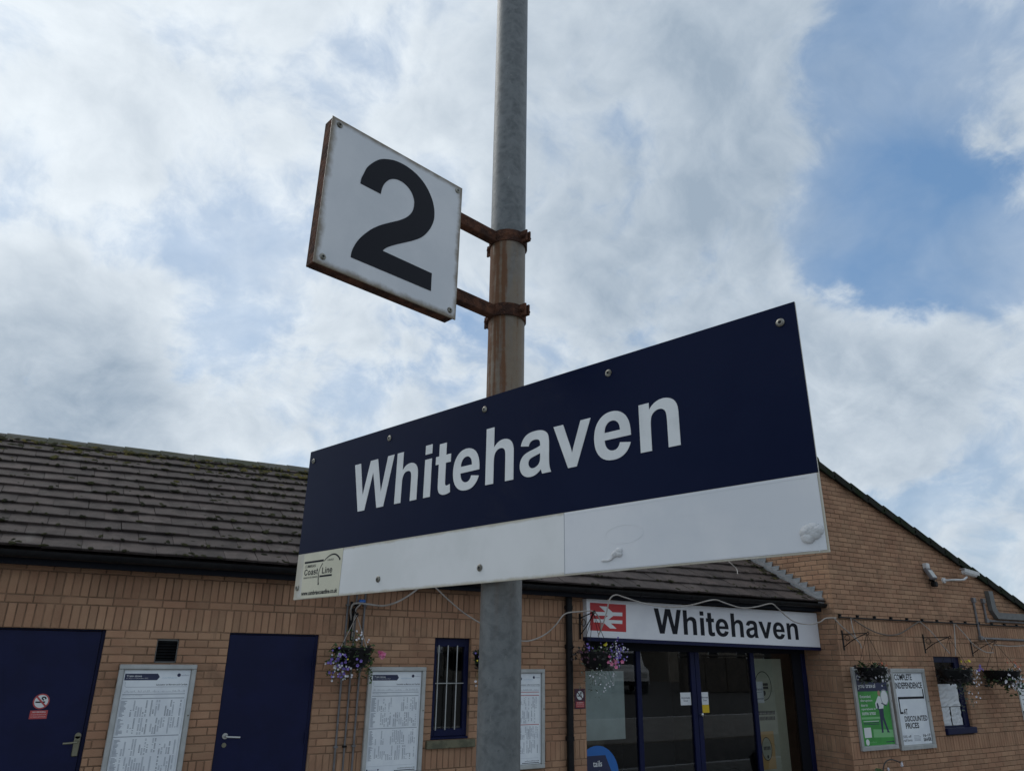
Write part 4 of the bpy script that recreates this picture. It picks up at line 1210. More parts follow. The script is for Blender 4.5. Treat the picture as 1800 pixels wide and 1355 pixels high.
# ================================================================== TIMETABLE AND POSTER CASES
def case(name, label, cat, x0, x1, z0, z1, y, group, fw=.045, d=.05):
    """aluminium case hung on a wall whose face is at y"""
    t = thing(name, label, cat, ((x0 + x1) / 2, y, z0), group)
    yf = y - d
    f = MB()
    for pa, pb in (((x0, z0), (x1, z0 + fw)), ((x0, z1 - fw), (x1, z1))):
        f.bbox(pa[0], pb[0], yf, y - .001, pa[1], pb[1], .006)
    for xa, xb in ((x0, x0 + fw), (x1 - fw, x1)):
        f.bbox(xa, xb, yf + .0012, y - .001, z0 + fw, z1 - fw, .006)
    f.build('frame', ALU, t, 'world')
    MB().box(x0 + fw, x1 - fw, y - .018, y - .002, z0 + fw, z1 - fw).build('back_board', ALU, t, 'world')
    # paper with a slight buckle
    p = MB(); nx, nz = 6, 12; rr = random.Random(int(x0 * 100)); fo = [[rr.uniform(0, .0035) for _ in range(nx + 1)] for _ in range(nz + 1)]
    m_ = .008
    for i in range(nz + 1):
        for j in range(nx + 1):
            p.v.append((x0 + fw + m_ + (x1 - x0 - 2 * fw - 2 * m_) * j / nx, y - .0215 - 0.0 * fo[i][j], z0 + fw + m_ + (z1 - z0 - 2 * fw - 2 * m_) * i / nz))
    for i in range(nz):
        for j in range(nx):
            p.f.append((i * (nx + 1) + j, i * (nx + 1) + j + 1, (i + 1) * (nx + 1) + j + 1, (i + 1) * (nx + 1) + j))
    pp_ = p.build('poster', PAPER, t, 'world', smooth=True)
    MB().lathe([(.008, 0), (.008, .006), (0, .007)], 10, Matrix.Translation((x1 - fw * .45, yf + .0012, (z0 + z1) / 2 + .1)) @ Matrix.Rotation(pi / 2, 4, 'X')).build('lock', RIVET, t, 'world')
    return t, pp_, Print(lambda u, v, l: (u, y - .0225 - l, v), pp_)


def timetable(label, x0, x1, ztop, seed, red=False, title='Lancaster to Barrow and Carlisle'):
    z1 = ztop; z0 = ztop - 1.14
    t, pp_, P = case('timetable_case', label, 'timetable', x0, x1, z0, z1, -.0005, 'timetable cases on the brick front')
    r = random.Random(seed)
    a, b = x0 + .056, x1 - .056; wdt = b - a
    ink = PALERED if red else GREY_INK
    hz = z1 - .085
    P.poly(PALEBLUE, [(a, z1 - .06), (b, z1 - .06), (b, hz - .03), (a + wdt * .45, hz - .01)], 0) if False else None
    P.poly(NAVY_INK, [(a + .005, hz), (a + wdt * .50, hz), (a + wdt * .535, hz - .03), (a + wdt * .50, hz - .06), (a + .005, hz - .06)], .0004)
    P.text(SIGNWHITE, 'Train times', a + .02, hz - .030, a + wdt * .26, hz - .012, .0008, .012)
    P.text(SIGNWHITE, '21 May to 9 December 2023', a + .02, hz - .048, a + wdt * .36, hz - .038, .0008)
    P.disc(NAVY_INK, a + wdt * .83, hz - .014, .0165, lift=.0004, n=18); P.text(GREY_INK, 'northern', a + wdt * .87, hz - .022, a + wdt * .985, hz - .008, .0004)
    P.text(PALEBLUE, 'northern', a + wdt * .58, hz - .045, a + wdt * .8, hz - .030, .0004)
    P.text(INK, title, a + wdt * .5, hz - .108, b - .01, hz - .093, .0004, .008)
    P.rect(GREY_INK, a + .03, hz - .1235, b - .01, hz - .1205, .0004)
    P.rect(GREY_INK, a + .018, hz - .112, a + .0205, hz - .075, .0004); P.poly(GREY_INK, [(a + .018, hz - .112), (a + .0205, hz - .112), (a + .032, hz - .1205), (a + .032, hz - .1235)], .0004)
    for i in range(46):
        u = a + .025 + wdt * .93 * i / 46
        h_ = r.uniform(.006, .03)
        P.rect(GREY_INK, u, hz - .172, u + .0035, hz - .172 + h_ * .8, .0004)
    P.rect(ink, a + .012, hz - .190, b - .02, hz - .184, .0004); P.text(GREY_INK, 'Mondays to Fridays', a + .015, hz - .204, a + wdt * .32, hz - .194, .0004)
    P.rect(ink, a + .010, hz - .228, b - .02, hz - .221, .0004)
    for top, rows, blocks in ((hz - .236, 27, 2), (hz - .575, 28, 2)):
        H = .315
        P.rect(GREY_INK, a + .004, top - H, a + .0055, top, .0004); P.rect(GREY_INK, b - .014, top - H, b - .0125, top, .0004)
        for bk in range(blocks):
            bt = top - bk * H / 2 - .006; rh = (H / 2 - .012) / 14
            for q in range(14):
                P.rect(GREY_INK, a + .012, bt - (q + 1) * rh + .003, a + .012 + r.uniform(.02, .055), bt - q * rh - .002, .0004)
            for cidx in range(22):
                u = a + .082 + cidx * (wdt - .11) / 22
                if r.random() < .22: continue
                s0 = r.choice((0, 0, 0, 2, 5, 8)); s1 = r.choice((14, 14, 14, 12, 9)); dk = r.random()
                for q in range(s0, s1):
                    if r.random() < .12: continue
                    zz = bt - q * rh
                    P.rect(NAVY_INK if dk < .35 else GREY_INK, u, zz - rh + .003, u + .0055, zz - .0015, .0004); P.rect(GREY_INK, u + .007, zz - rh + .003, u + .0125, zz - .0015, .0004)
        if top > hz - .4:
            P.rect(ink, a, top - H - .013, b - .02, top - H - .006, .0004)
    zb = z0 + .115 - .02
    P.rect(GREY_INK, a, zb + .022, b - .03, zb + .0235, .0004)
    P.disc(NAVY_INK, a + .012, zb - .012, .009, lift=.0004, n=12); P.text(GREY_INK, '@northernassist', a + .028, zb - .018, a + .12, zb - .006, .0004); P.disc(NAVY_INK, a + .14, zb - .012, .009, lift=.0004, n=12)
    P.text(INK, 'northernrailway.co.uk', a + wdt * .62, zb - .018, b - .02, zb - .002, .0004, .006); P.rect(INK, a + wdt * .55, zb - .034, b - .02, zb - .027, .0004)
    P.done('print')


timetable('white timetable in a grey frame between the two blue doors', 0.636, 1.342, 1.785, 1)
timetable('white timetable in a grey frame between the conduits and barred window', 3.178, 3.889, 1.769, 2)
timetable('white timetable with red lines half hidden behind the steel pole', 4.855, 5.562, 1.748, 3, True)

# green poster
t, pp_, P = case('poster_case', 'framed green poster with a printed figure in dark trousers', 'poster', 11.196, 12.137, 0.57, 1.797, WY - .0005, 'poster cases on the gable wing', .06)
P.rect(GREEN, 11.264, .64, 12.069, 1.43, .0003); P.rect(NAVY_INK, 11.264, 1.43, 12.069, 1.73, .0003)
P.text(SIGNWHITE, 'Check before', 11.30, 1.60, 11.86, 1.675, .0008, .012); P.text(SIGNWHITE, 'you travel', 11.315, 1.462, 11.76, 1.55, .0008, .012)
for i, (s_, x1_) in enumerate((('Extended', 11.6), ('disruption', 11.635), ('due to', 11.5), ('operations in', 11.69), ('some areas', 11.68))):
    zc = 1.352 - i * .063; P.text(SIGNWHITE, s_, 11.33, zc - .018, x1_, zc + .024, .0008, .012)
P.rect(LIGHTGREEN, 11.30, 1.02, 11.80, 1.052, .0006)
for zz in (.985, .962, .94):
    P.rect(SIGNWHITE if zz > .98 else NAVY_INK, 11.34, zz, 11.735, zz + .009, .0008)
P.poly(LIGHTGREEN, [(11.56, .873), (12.069, .85), (12.069, .741), (11.549, .754)], .0006)
P.rect(SIGNWHITE, 11.322, .755, 11.50, .90, .0008)
P.disc(SIGNWHITE, 11.376, .69, .045, lift=.0008, n=18); P.text(LIGHTGREEN, 'northern', 11.44, .675, 11.6, .70, .0008)
P.rect(NAVY_INK, 11.85, .672, 12.05, .684, .0008); P.poly(NAVY_INK, [(12.02, .66), (12.06, .678), (12.02, .70)], .0009)
P.poly(NAVY_INK, [(11.775, 1.17), (11.895, 1.18), (11.885, 1.04), (11.96, .83), (11.918, .828), (11.84, 1.01), (11.815, .83), (11.772, .83), (11.775, 1.02)], .0010)
P.poly(NAVY_INK, [(11.765, .832), (11.82, .832), (11.81, .815), (11.765, .815)], .0011); P.poly(NAVY_INK, [(11.91, .83), (11.965, .83), (11.985, .812), (11.91, .815)], .0011)
P.poly(SIGNWHITE, [(11.80, 1.36), (11.70, 1.25), (11.71, 1.17), (11.765, 1.185), (11.77, 1.165), (11.90, 1.172), (11.92, 1.24), (11.90, 1.34)], .0012)
P.disc(SIGNWHITE, 11.965, 1.335, .105, .12, .0014, n=22); P.disc(NAVY_INK, 11.965, 1.335, .10, .115, .0016, hole=.008, n=22)
P.disc(SKIN, 11.83, 1.40, .035, .042, .0018, n=14); P.poly(NAVY_INK, [(11.86, 1.26), (12.0, 1.215), (11.995, 1.20), (11.855, 1.245)], .002)
P.poly(NAVY_INK, [(11.735, 1.245), (11.765, 1.26), (11.79, 1.2), (11.77, 1.15), (11.745, 1.16)], .0016)
P.done('print')
# white poster
t, pp_, P = case('poster_case', 'framed white poster headed COMPLETE INDEPENDENCE in black capitals', 'poster', 12.206, 13.172, 0.535, 1.777, WY - .0005, 'poster cases on the gable wing', .065)
P.text(INK, 'COMPLETE', 12.31, 1.592, 12.80, 1.690, .0004, .022); P.text(INK, 'INDEPENDENCE', 12.30, 1.462, 13.06, 1.560, .0004, .022)
P.done('heading')
P = Print(P.fn, pp_); P.poly(INK, [(13.045, 1.452), (13.045, 1.335), (12.33, 1.335), (12.33, 1.075), (12.42, 1.075), (12.42, 1.105), (12.36, 1.105), (12.36, 1.300), (13.072, 1.300), (13.072, 1.452)], .0004); P.done('stepped_line')
P = Print(P.fn, pp_)
P.text(INK, 'AT', 12.43, 1.065, 12.54, 1.150, .0004, .022); P.text(INK, 'DISCOUNTED', 12.43, .955, 13.07, 1.040, .0004, .022); P.text(INK, 'PRICES', 12.43, .848, 12.80, .935, .0004, .022)
P.done('slogan')
P = Print(P.fn, pp_); P.text(INK, '50% off', 12.315, .715, 12.54, .752, .0004); P.text(INK, 'rail fares', 12.315, .66, 12.55, .697, .0004)
for zz in (.735, .715, .695, .675, .66):
    P.rect(GREY_INK, 12.61, zz, 12.81 - (zz * 37 % .05), zz + .007, .0004)
P.done('small_print')
P = Print(P.fn, pp_); P.text(INK, '16-17', 12.87, .712, 13.085, .755, .0004, .03); P.text(INK, 'SAVER', 12.87, .645, 13.09, .70, .0004, .03)
P.done('print')
# green topped notice at the right
t = thing('notice_board', 'white notice with a green band at the far right of the wing', 'sign', (16.6, WY, .85))
MB().bbox(16.19, 17.1, WY - .025, WY - .001, .86, 1.52, .003).build('panel', SIGNWHITE, t, 'world')
P = Print(lambda u, v, l: (u, WY - .026 - l, v), t)
P.rect(SIGNGREEN, 16.19, 1.435, 17.1, 1.52, 0).rect(INK, 16.19, .86, 17.1, 1.03, 0)
P.text(SIGNWHITE, 'Station', 16.28, 1.452, 16.6, 1.503, .001)
for i, (s_, x1_) in enumerate((('Please do not', 16.75), ('leave bags', 16.6), ('or luggage', 16.62), ('unattended', 16.66))):
    P.text(INK, s_, 16.25, 1.36 - i * .075, x1_, 1.40 - i * .075, .001, .008)
P.done('print')

# ================================================================== SMALL SIGNS AND NOTICES
def no_smoking(label, x, z, y, board=False, sc=1.0):
    t = thing('no_smoking_sign', label, 'sign', (x, y, z))
    if board:
        MB().bbox(x - .088 * sc, x + .088 * sc, y - .006, y - .0005, z - .165 * sc, z + .085 * sc, .002).build('backing', MAROON, t, 'world'); y -= .006
    P = Print(lambda u, v, l: (u, y - .001 - l, v), t)
    P.disc(PALERED if not board else MAROON, x, z, .066 * sc, n=30); P.disc(SIGNWHITE, x, z, .055 * sc, lift=.0006, n=30)
    P.rect(INK, x - .045 * sc, z - .012 * sc, x + .032 * sc, z, .0012)
    for i in range(7):
        an = i * .75; P.disc(INK, x + (.018 + .014 * cos(an)) * sc, z + (.024 + .013 * sin(an * .9)) * sc, .0065 * sc, lift=.0014 + i * .0001, n=8)
    P.poly(PALERED if not board else MAROON, [(x - .046 * sc, z + .036 * sc), (x - .036 * sc, z + .046 * sc), (x + .046 * sc, z - .036 * sc), (x + .036 * sc, z - .046 * sc)], .0022)
    P.rect(PALERED, x - .070 * sc, z - .148 * sc, x + .070 * sc, z - .076 * sc, .0006)
    P.text(SIGNWHITE, 'NO SMOKING', x - .05 * sc, z - .096 * sc, x + .052 * sc, z - .084 * sc, .0012, .01)
    P.text(SIGNWHITE, 'It is against the law to smoke', x - .058 * sc, z - .117 * sc, x + .058 * sc, z - .107 * sc, .0012); P.text(SIGNWHITE, 'in these premises', x - .058 * sc, z - .136 * sc, x + .058 * sc, z - .126 * sc, .0012)
    P.done('print')


no_smoking('round no smoking sticker with red text panel on the left blue door', .043, 1.46, .045)
no_smoking('no smoking sign on a maroon board beside the black downpipe', 6.136, 1.425, 0.0, True, .98)
t = thing('notice', 'white paper notice on the left glass door edge', 'notice', (8.25, SHOP_Y, 1.25))


def sheet(t, m, x0, x1, z0, z1, y):
    return MB().box(x0, x1, y - .002, y, z0, z1).build('sheet', m, t, 'world')


sheet(t, PAPER2, 8.155, 8.362, 1.247, 1.42, SHOP_Y - .003)
P = Print(lambda u, v, l: (u, SHOP_Y - .0056 - l, v), t); P.text(NAVY_INK, 'Automatic', 8.17, 1.335, 8.345, 1.362, 0, .01); P.text(NAVY_INK, 'Door', 8.215, 1.295, 8.30, 1.322, 0, .01); P.done('print')
t = thing('notice', 'white paper notice above the yellow sticker on the right glass door', 'notice', (8.64, SHOP_Y, 1.25))
sheet(t, PAPER2, 8.562, 8.718, 1.246, 1.42, SHOP_Y - .003)
P = Print(lambda u, v, l: (u, SHOP_Y - .0056 - l, v), t); P.text(NAVY_INK, 'Automatic', 8.57, 1.335, 8.71, 1.362, 0, .01); P.text(NAVY_INK, 'Door', 8.61, 1.295, 8.68, 1.322, 0, .01); P.done('print')
s_ = MB().box(8.565, 8.72, SHOP_Y - .005, SHOP_Y - .003, 1.135, 1.243).build('sticker', YELLOW); props(s_, 'plain yellow sticker below the white notice on the glass door', 'sticker')
t = thing('notice', 'white printed sheet inside the right window by its blue mullion', 'notice', (9.85, SHOP_Y, 1.24))
sheet(t, PAPER2, 9.765, 9.945, 1.245, 1.56, SHOP_Y + .012)
P = Print(lambda u, v, l: (u, SHOP_Y + .0096 - l, v), t); P.text(NAVY_INK, 'Station', 9.785, 1.43, 9.93, 1.47, 0, .01); P.rect(GREY_INK, 9.785, 1.40, 9.92, 1.408, 0); P.rect(NAVY_INK, 9.78, 1.30, 9.935, 1.312, 0); P.done('print')
s_ = MB().box(6.41, 7.127, SHOP_Y + .03, SHOP_Y + .036, .84, 1.715).build('window_board', BOARD); props(s_, 'pale blank board standing inside the left window pane', 'board')
t = thing('window_sticker', 'round bright blue window sticker low on the left pane', 'sticker', (6.6, SHOP_Y, .4))
P = Print(lambda u, v, l: (u, SHOP_Y - .003 - l, v), t)
P.disc(SKYBLUE, 6.60, .42, .36, n=40); P.poly(NAVY_INK, [(6.30, .66), (6.74, .66), (6.84, .45), (6.74, .2), (6.30, .2)], .001)
P.text(SIGNWHITE, 'tails', 6.53, .525, 6.68, .60, .002, .012); P.text(SIGNWHITE, 'y rails.', 6.46, .40, 6.70, .475, .002, .012); P.done('print')
# pull-up banner behind the right pane
t = thing('pull_up_banner', 'sage green banner with black ovals standing inside the right window', 'banner', (10.1, SHOP_Y + .25, .045))
by = SHOP_Y + .13
MB().box(9.80, 10.56, by, by + .004, .10, 1.90).build('banner_sheet', BANNER, t, 'world'); MB().bbox(9.78, 10.58, by - .05, by + .10, .045, .10, .01).build('banner_base', ALU, t, 'world'); MB().tube([(10.2, by + .03, .10), (10.2, by + .03, 1.9)], .01, 8).build('banner_pole', ALU, t, 'world')
P = Print(lambda u, v, l: (u, by - .001 - l, v), t)
P.disc(INK, 10.09, 1.49, .19, .22, .0004, hole=.012, n=36); P.rect(ROOMDARK, 10.03, 1.49, 10.20, 1.53, .0004).rect(ROOMDARK, 10.03, 1.44, 10.20, 1.48, .0004); P.disc(ROOMDARK, 10.10, 1.38, .03, .04, .0006, n=14)
r_ = random.Random(8)
for zz in (1.06, .98):
    u = 9.90
    while u < 10.28:
        q = r_.uniform(.018, .03); P.rect(ROOMDARK, u, zz, u + q, zz + .055, .0004); u += q + .008
P.rect(ORANGE, 9.86, .28, 10.22, .82, .0004); P.disc(INK, 10.04, .57, .115, .17, .0008, hole=.010, n=30); P.disc(BANNER, 10.04, .57, .104, .158, .0010, n=30)
for i in range(5):
    P.rect(ROOMDARK, 9.965 + i * .032, .555, 9.988 + i * .032, .605, .0014)
P.disc(ROOMDARK, 10.05, .46, .02, .025, .0014, n=12); P.done('print')
# papers in the wing window
t = thing('window_papers', 'two crumpled white sheets taped inside the small wing window', 'paper', (13.9, WY, .9))
pr_ = random.Random(6)


def crumple(x0, x1, z0, z1, y, seed):
    r = random.Random(seed); b = MB(); nx, nz = 7, 9
    for i in range(nz + 1):
        for j in range(nx + 1):
            b.v.append((x0 + (x1 - x0) * j / nx + (r.uniform(-.012, .012) if 0 < j < nx else 0), y + r.uniform(-.012, .004), z0 + (z1 - z0) * i / nz))
    for i in range(nz):
        for j in range(nx):
            b.f.append((i * (nx + 1) + j, i * (nx + 1) + j + 1, (i + 1) * (nx + 1) + j + 1, (i + 1) * (nx + 1) + j))
    return b.build('sheet', PAPER2, t, 'world')


crumple(13.60, 14.28, 1.15, 1.52, WY + .075, 1); crumple(13.60, 13.93, .845, 1.14, WY + .078, 2); crumple(13.96, 14.27, .845, 1.14, WY + .076, 3)

# ================================================================== CAMERA AND FLOODLIGHT ON THE GABLE
t = thing('security_camera', 'white box security camera on a bracket under the sloping roof edge', 'security camera', (14.3, WY, 3.33))
Mx = Matrix.Translation((14.86, WY - .26, 3.475)) @ Matrix.Rotation(radians(9), 4, 'Y') @ Matrix.Rotation(radians(-10), 4, 'Z')
MB().bbox(-.21, .11, -.05, .05, -.052, .04, .018, Mx).build('housing', CAMWHITE, t, 'world')
MB().bbox(-.23, .15, -.058, .058, .042, .050, .004, Mx).bbox(-.23, .145, -.059, -.053, -.02, .0415, .002, Mx).build('sunshield', CAMWHITE, t, 'world')
MB().bbox(.111, .116, -.044, .044, -.046, .036, .002, Mx).build('lens_window', WINDARK, t, 'world')
MB().tube(spline([(14.33, WY - .02, 3.335), (14.40, WY - .15, 3.34), (14.55, WY - .25, 3.345), (14.68, WY - .26, 3.40)], 5), .019, 10).lathe([(0, 0), (.055, 0), (.05, .03), (0, .035)], 16, Matrix.Translation((14.33, WY, 3.335)) @ Matrix.Rotation(pi / 2, 4, 'X')).build('bracket', CAMWHITE, t, 'world', smooth=True)
t = thing('floodlight', 'grey wall floodlight with sensor left of the security camera', 'floodlight', (13.8, WY, 3.2))
Mf = Matrix.Translation((13.79, WY - .09, 3.43)) @ Matrix.Rotation(radians(-28), 4, 'X') @ Matrix.Scale(.78, 4)
MB().bbox(-.10, .10, -.035, .05, -.16, .14, .015, Mf).build('housing', GREYPAINT, t, 'world')
MB().bbox(-.085, .085, -.042, -.036, -.14, .06, .004, Mf).build('lamp_glass', ALU, t, 'world')
MB().bbox(13.72, 13.82, WY - .09, WY - .002, 3.51, 3.61, .01).build('bracket', CAMWHITE, t, 'world')
MB().bbox(13.83, 13.93, WY - .13, WY - .03, 3.19, 3.29, .02).bbox(13.86, 13.91, WY - .09, WY, 3.29, 3.34, .01).build('sensor', BLACK, t, 'world')

# ================================================================== HANGING BASKETS
def leafset(r, n, cen, spread, drop, size, dropbias=1.0):
    """many small leaf faces around a rim, tumbling down"""
    b = MB()
    for _ in range(n):
        an = r.uniform(0, 2 * pi); rad = spread * sqrt(r.uniform(.25, 1.25)); h = -drop * (r.random() ** dropbias) * (.3 + rad / spread * .7) + r.uniform(-.01, .05)
        p = Vector(cen) + Vector((rad * cos(an), rad * sin(an), h))
        M = Matrix.Translation(p) @ Euler((r.uniform(-1.2, 1.2), r.uniform(-1.2, 1.2), r.uniform(0, 6.3))).to_matrix().to_4x4()
        s = size * r.uniform(.6, 1.4)
        b.add([(0, -s, 0), (s * .55, -s * .1, s * .12), (0, s, 0), (-s * .55, -s * .1, s * .12)], [(0, 1, 2), (0, 2, 3)], M)
    return b


def flowers(r, pts, size):
    b = MB()
    for p in pts:
        d = Vector((r.uniform(-.7, .5), -1, r.uniform(-.5, .6))).normalized()
        M = Matrix.Translation(p) @ d.to_track_quat('Z', 'Y').to_matrix().to_4x4() @ Matrix.Rotation(r.uniform(0, 6), 4, 'Z')
        s = size * r.uniform(.7, 1.25); vs = [(0, 0, -s * .25)]; n = 10
        for i in range(n):
            rr = s * (1.0 if i % 2 else .72); vs.append((rr * cos(2 * pi * i / n), rr * sin(2 * pi * i / n), s * .1))
        b.add(vs, [(0, 1 + i, 1 + (i + 1) % n) for i in range(n)], M)
    return b


def basket(label, cx, cy, zrim, hook, R, seed, leaves, blooms, group='hanging baskets along the station front', nch=4, shape='bowl', chain=BLACK):
    """pot + chains to the hook + foliage + flowers"""
    r = random.Random(seed)
    t = thing('hanging_basket', label, 'hanging basket', (cx, cy, zrim), group)
    M = Matrix.Translation((cx, cy, zrim))
    H = max(1.0, R / .27)
    pr = [(R * 1.06, .0), (R * 1.06, -.022), (R, -.024), (R * .93, -.10 * H), (R * .72, -.19 * H), (R * .55, -.215 * H), (0, -.22 * H)] if shape == 'bowl' else [(R * 1.05, 0), (R * 1.0, -.02), (R * .8, -.11 * H), (R * .45, -.19 * H), (0, -.215 * H)]
    MB().lathe([(R * .96, -.03), (R * .98, 0)] + pr, 24, M).lathe([(R * .95, -.03), (0, -.02)], 24, M).build('pot', BLACK, t, 'world', smooth=True)
    ch = MB()
    for q in range(nch):
        an = 2 * pi * (q + .3) / nch
        ch.tube([(cx + R * cos(an), cy + R * sin(an), zrim), hook], .0035, 6)
    ch.build('chain', chain, t, 'world')
    for m, n, spread, drop, size, dz, ox, bias in leaves:
        leafset(r, n, (cx + ox, cy, zrim + dz), spread, drop, size, bias).build('foliage', m, t, 'world', kind='stuff')
    st = MB()
    for m, pts, size in blooms:
        P_ = []
        for (ox, oz, sx_, sz_, n) in pts:
            for _ in range(n):
                P_.append((cx + ox + r.gauss(0, sx_), cy - R * r.uniform(.5, 1.05), zrim + oz + r.gauss(0, sz_)))
        flowers(r, P_, size).build('blossom', m, t, 'world', kind='stuff')
        for p in P_[::4]:
            st.tube([p, ((p[0] + cx) / 2, (p[1] + cy) / 2 + .03, zrim - .01)], .002, 4)
    st.build('stems', LEAF, t, 'world', kind='stuff')
    return t


basket('hanging basket with violet and white flowers in front of the grey conduits', 2.882, -.30, 1.972, (2.889, -.30, 2.31), .195, 21,
       [(LEAF, 190, .21, .16, .026, .0, 0, 1), (LEAF_DARK, 80, .19, .2, .026, -.02, 0, 1), (LEAF, 130, .12, .34, .02, -.03, -.16, 1), (LEAF, 120, .09, .34, .02, -.05, .14, 1), (LEAF, 40, .08, -.16, .016, .02, 0, 1)],
       [(PET_VIOLET, [(-.19, -.13, .07, .06, 26), (-.2, -.27, .05, .03, 8), (0, -.11, .03, .03, 6)], .016), (PET_WHITE, [(-.17, -.18, .09, .08, 34), (-.24, -.08, .05, .02, 6), (.03, .10, .06, .05, 9)], .012),
        (PET_PINK, [(.27, -.06, .018, .022, 12)], .022), (PET_YELLOW, [(-.1, -.1, .03, .02, 4)], .01)], chain=CABLE)
basket('hanging basket mostly hidden behind the steel pole', 4.60, -.30, 1.93, (4.62, -.32, 2.33), .19, 22,
       [(LEAF, 110, .19, .16, .024, .01, 0, 1), (LEAF_DARK, 60, .2, .2, .024, 0, 0, 1)],
       [(PET_VIOLET, [(-.22, -.03, .03, .04, 10)], .016), (PET_WHITE, [(-.22, -.30, .02, .04, 9)], .014), (PET_YELLOW, [(-.23, -.09, .02, .02, 4)], .012)])
basket('full hanging basket of pink and violet flowers left of the entrance', 6.15, -.35, 1.97, (6.128, -.35, 2.455), .20, 23,
       [(LEAF_DARK, 90, .24, .14, .024, .02, -.1, 1), (LEAF, 90, .2, .2, .022, .02, .06, 1), (LEAF_GREY, 110, .13, .38, .014, -.12, -.1, .8), (LEAF_GREY, 60, .08, .45, .012, -.15, -.02, .8)],
       [(PET_VIOLET, [(.22, -.02, .07, .07, 60), (-.2, .06, .03, .03, 8)], .014), (PET_WHITE, [(.22, -.02, .10, .09, 60), (-.02, -.36, .10, .07, 30)], .011), (PET_PINK, [(.02, -.02, .02, .02, 4), (.1, -.09, .02, .02, 4), (.2, -.12, .05, .03, 9)], .026),
        (PET_YELLOW, [(.05, .09, .012, .01, 4)], .016), (MAROON, [(-.25, -.03, .05, .04, 14)], .018)])
basket('dark trailing hanging basket in front of the green poster', 11.26, -.78, 1.80, (11.264, -.78, 2.309), .215, 24,
       [(LEAF_DARK, 210, .215, .24, .03, .02, -.02, .8), (LEAF_GREY, 150, .20, .27, .024, -.02, .03, .9), (LEAF, 70, .18, .06, .028, .03, -.02, 1)], [(PET_WHITE, [(.0, -.14, .11, .06, 22)], .014), (PET_ORANGE, [(.0, .05, .08, .02, 6)], .016)], nch=3)
basket('hanging basket with a yellow flower in front of the wing window', 13.56, -.78, 1.775, (13.563, -.78, 2.299), .25, 25,
       [(LEAF_DARK, 200, .25, .26, .034, .02, 0, .8), (LEAF, 150, .13, .3, .03, .0, .27, .9), (LEAF_GREY, 150, .10, .6, .02, -.06, .2, .8)],
       [(PET_YELLOW, [(.05, .14, .02, .015, 4)], .03), (PET_VIOLET, [(.38, .0, .03, .03, 9)], .026), (PET_WHITE, [(.28, -.12, .09, .08, 20), (.1, -.40, .06, .05, 8)], .018)], nch=3)
basket('hanging basket of white flowers right of the wing window', 15.06, -.78, 1.755, (15.017, -.78, 2.251), .30, 26,
       [(LEAF, 280, .28, .30, .034, .0, .05, .9), (LEAF_DARK, 90, .26, .28, .034, -.03, 0, 1), (LEAF, 100, .10, .40, .03, -.03, .26, .9)],
       [(PET_WHITE, [(.0, -.1, .18, .08, 50), (.05, -.22, .13, .06, 26)], .026), (PET_ORANGE, [(.02, .13, .05, .05, 9), (.28, .06, .03, .03, 4)], .022)], shape='cone', nch=3)


def bracket(label, x, y, zt, zb, tip):
    b = MB().bbox(x - .014, x + .014, y - .012, y, zb, zt, .002)
    b.tube([(x, y - .006, zt - .06), tip], .008, 6).tube(spline([(x, y - .006, zb + .05), (x, (y + tip[1]) / 2 - .02, (zb + tip[2]) / 2 + .03), tip], 5), .007, 6)
    b.tube(spline([tip, (tip[0], tip[1] - .025, tip[2] + .02), (tip[0], tip[1] - .04, tip[2] - .005), (tip[0], tip[1] - .02, tip[2] - .02)], 4), .006, 6)
    # scroll
    b.tube([(x, y - .09 + .045 * cos(q * .55), zt - .12 + .045 * sin(q * .55)) for q in range(12)], .005, 6)
    o = b.build('basket_bracket', BLACK); props(o, label, 'bracket', 'iron brackets that carry the hanging baskets'); return o


bracket('black iron bracket on the brick pier left of the entrance', 6.155, 0, 2.455, 2.125, (6.128, -.35, 2.462))
bracket('black iron bracket above the green poster', 11.12, WY, 2.36, 2.05, (11.264, -.78, 2.315))
bracket('black iron bracket above the wing window', 13.365, WY, 2.35, 2.03, (13.563, -.78, 2.305))
bracket('black iron bracket right of the wing window', 14.86, WY, 2.305, 1.99, (15.017, -.78, 2.258))
bracket('iron bracket behind the grey conduits over the first basket', 2.92, 0, 2.47, 2.15, (2.889, -.30, 2.315))
bracket('iron bracket hidden behind the steel pole', 4.66, 0, 2.50, 2.18, (4.62, -.32, 2.335))

# ================================================================== LOOSE CABLES
def cable(label, pts, r=.0085, m=CABLE, plug=False, group='cables strung along the station front'):
    b = MB().tube(spline(pts, 5), r, 7)
    o = b.build('cable', m, smooth=True); props(o, label, 'cable', group)
    return o


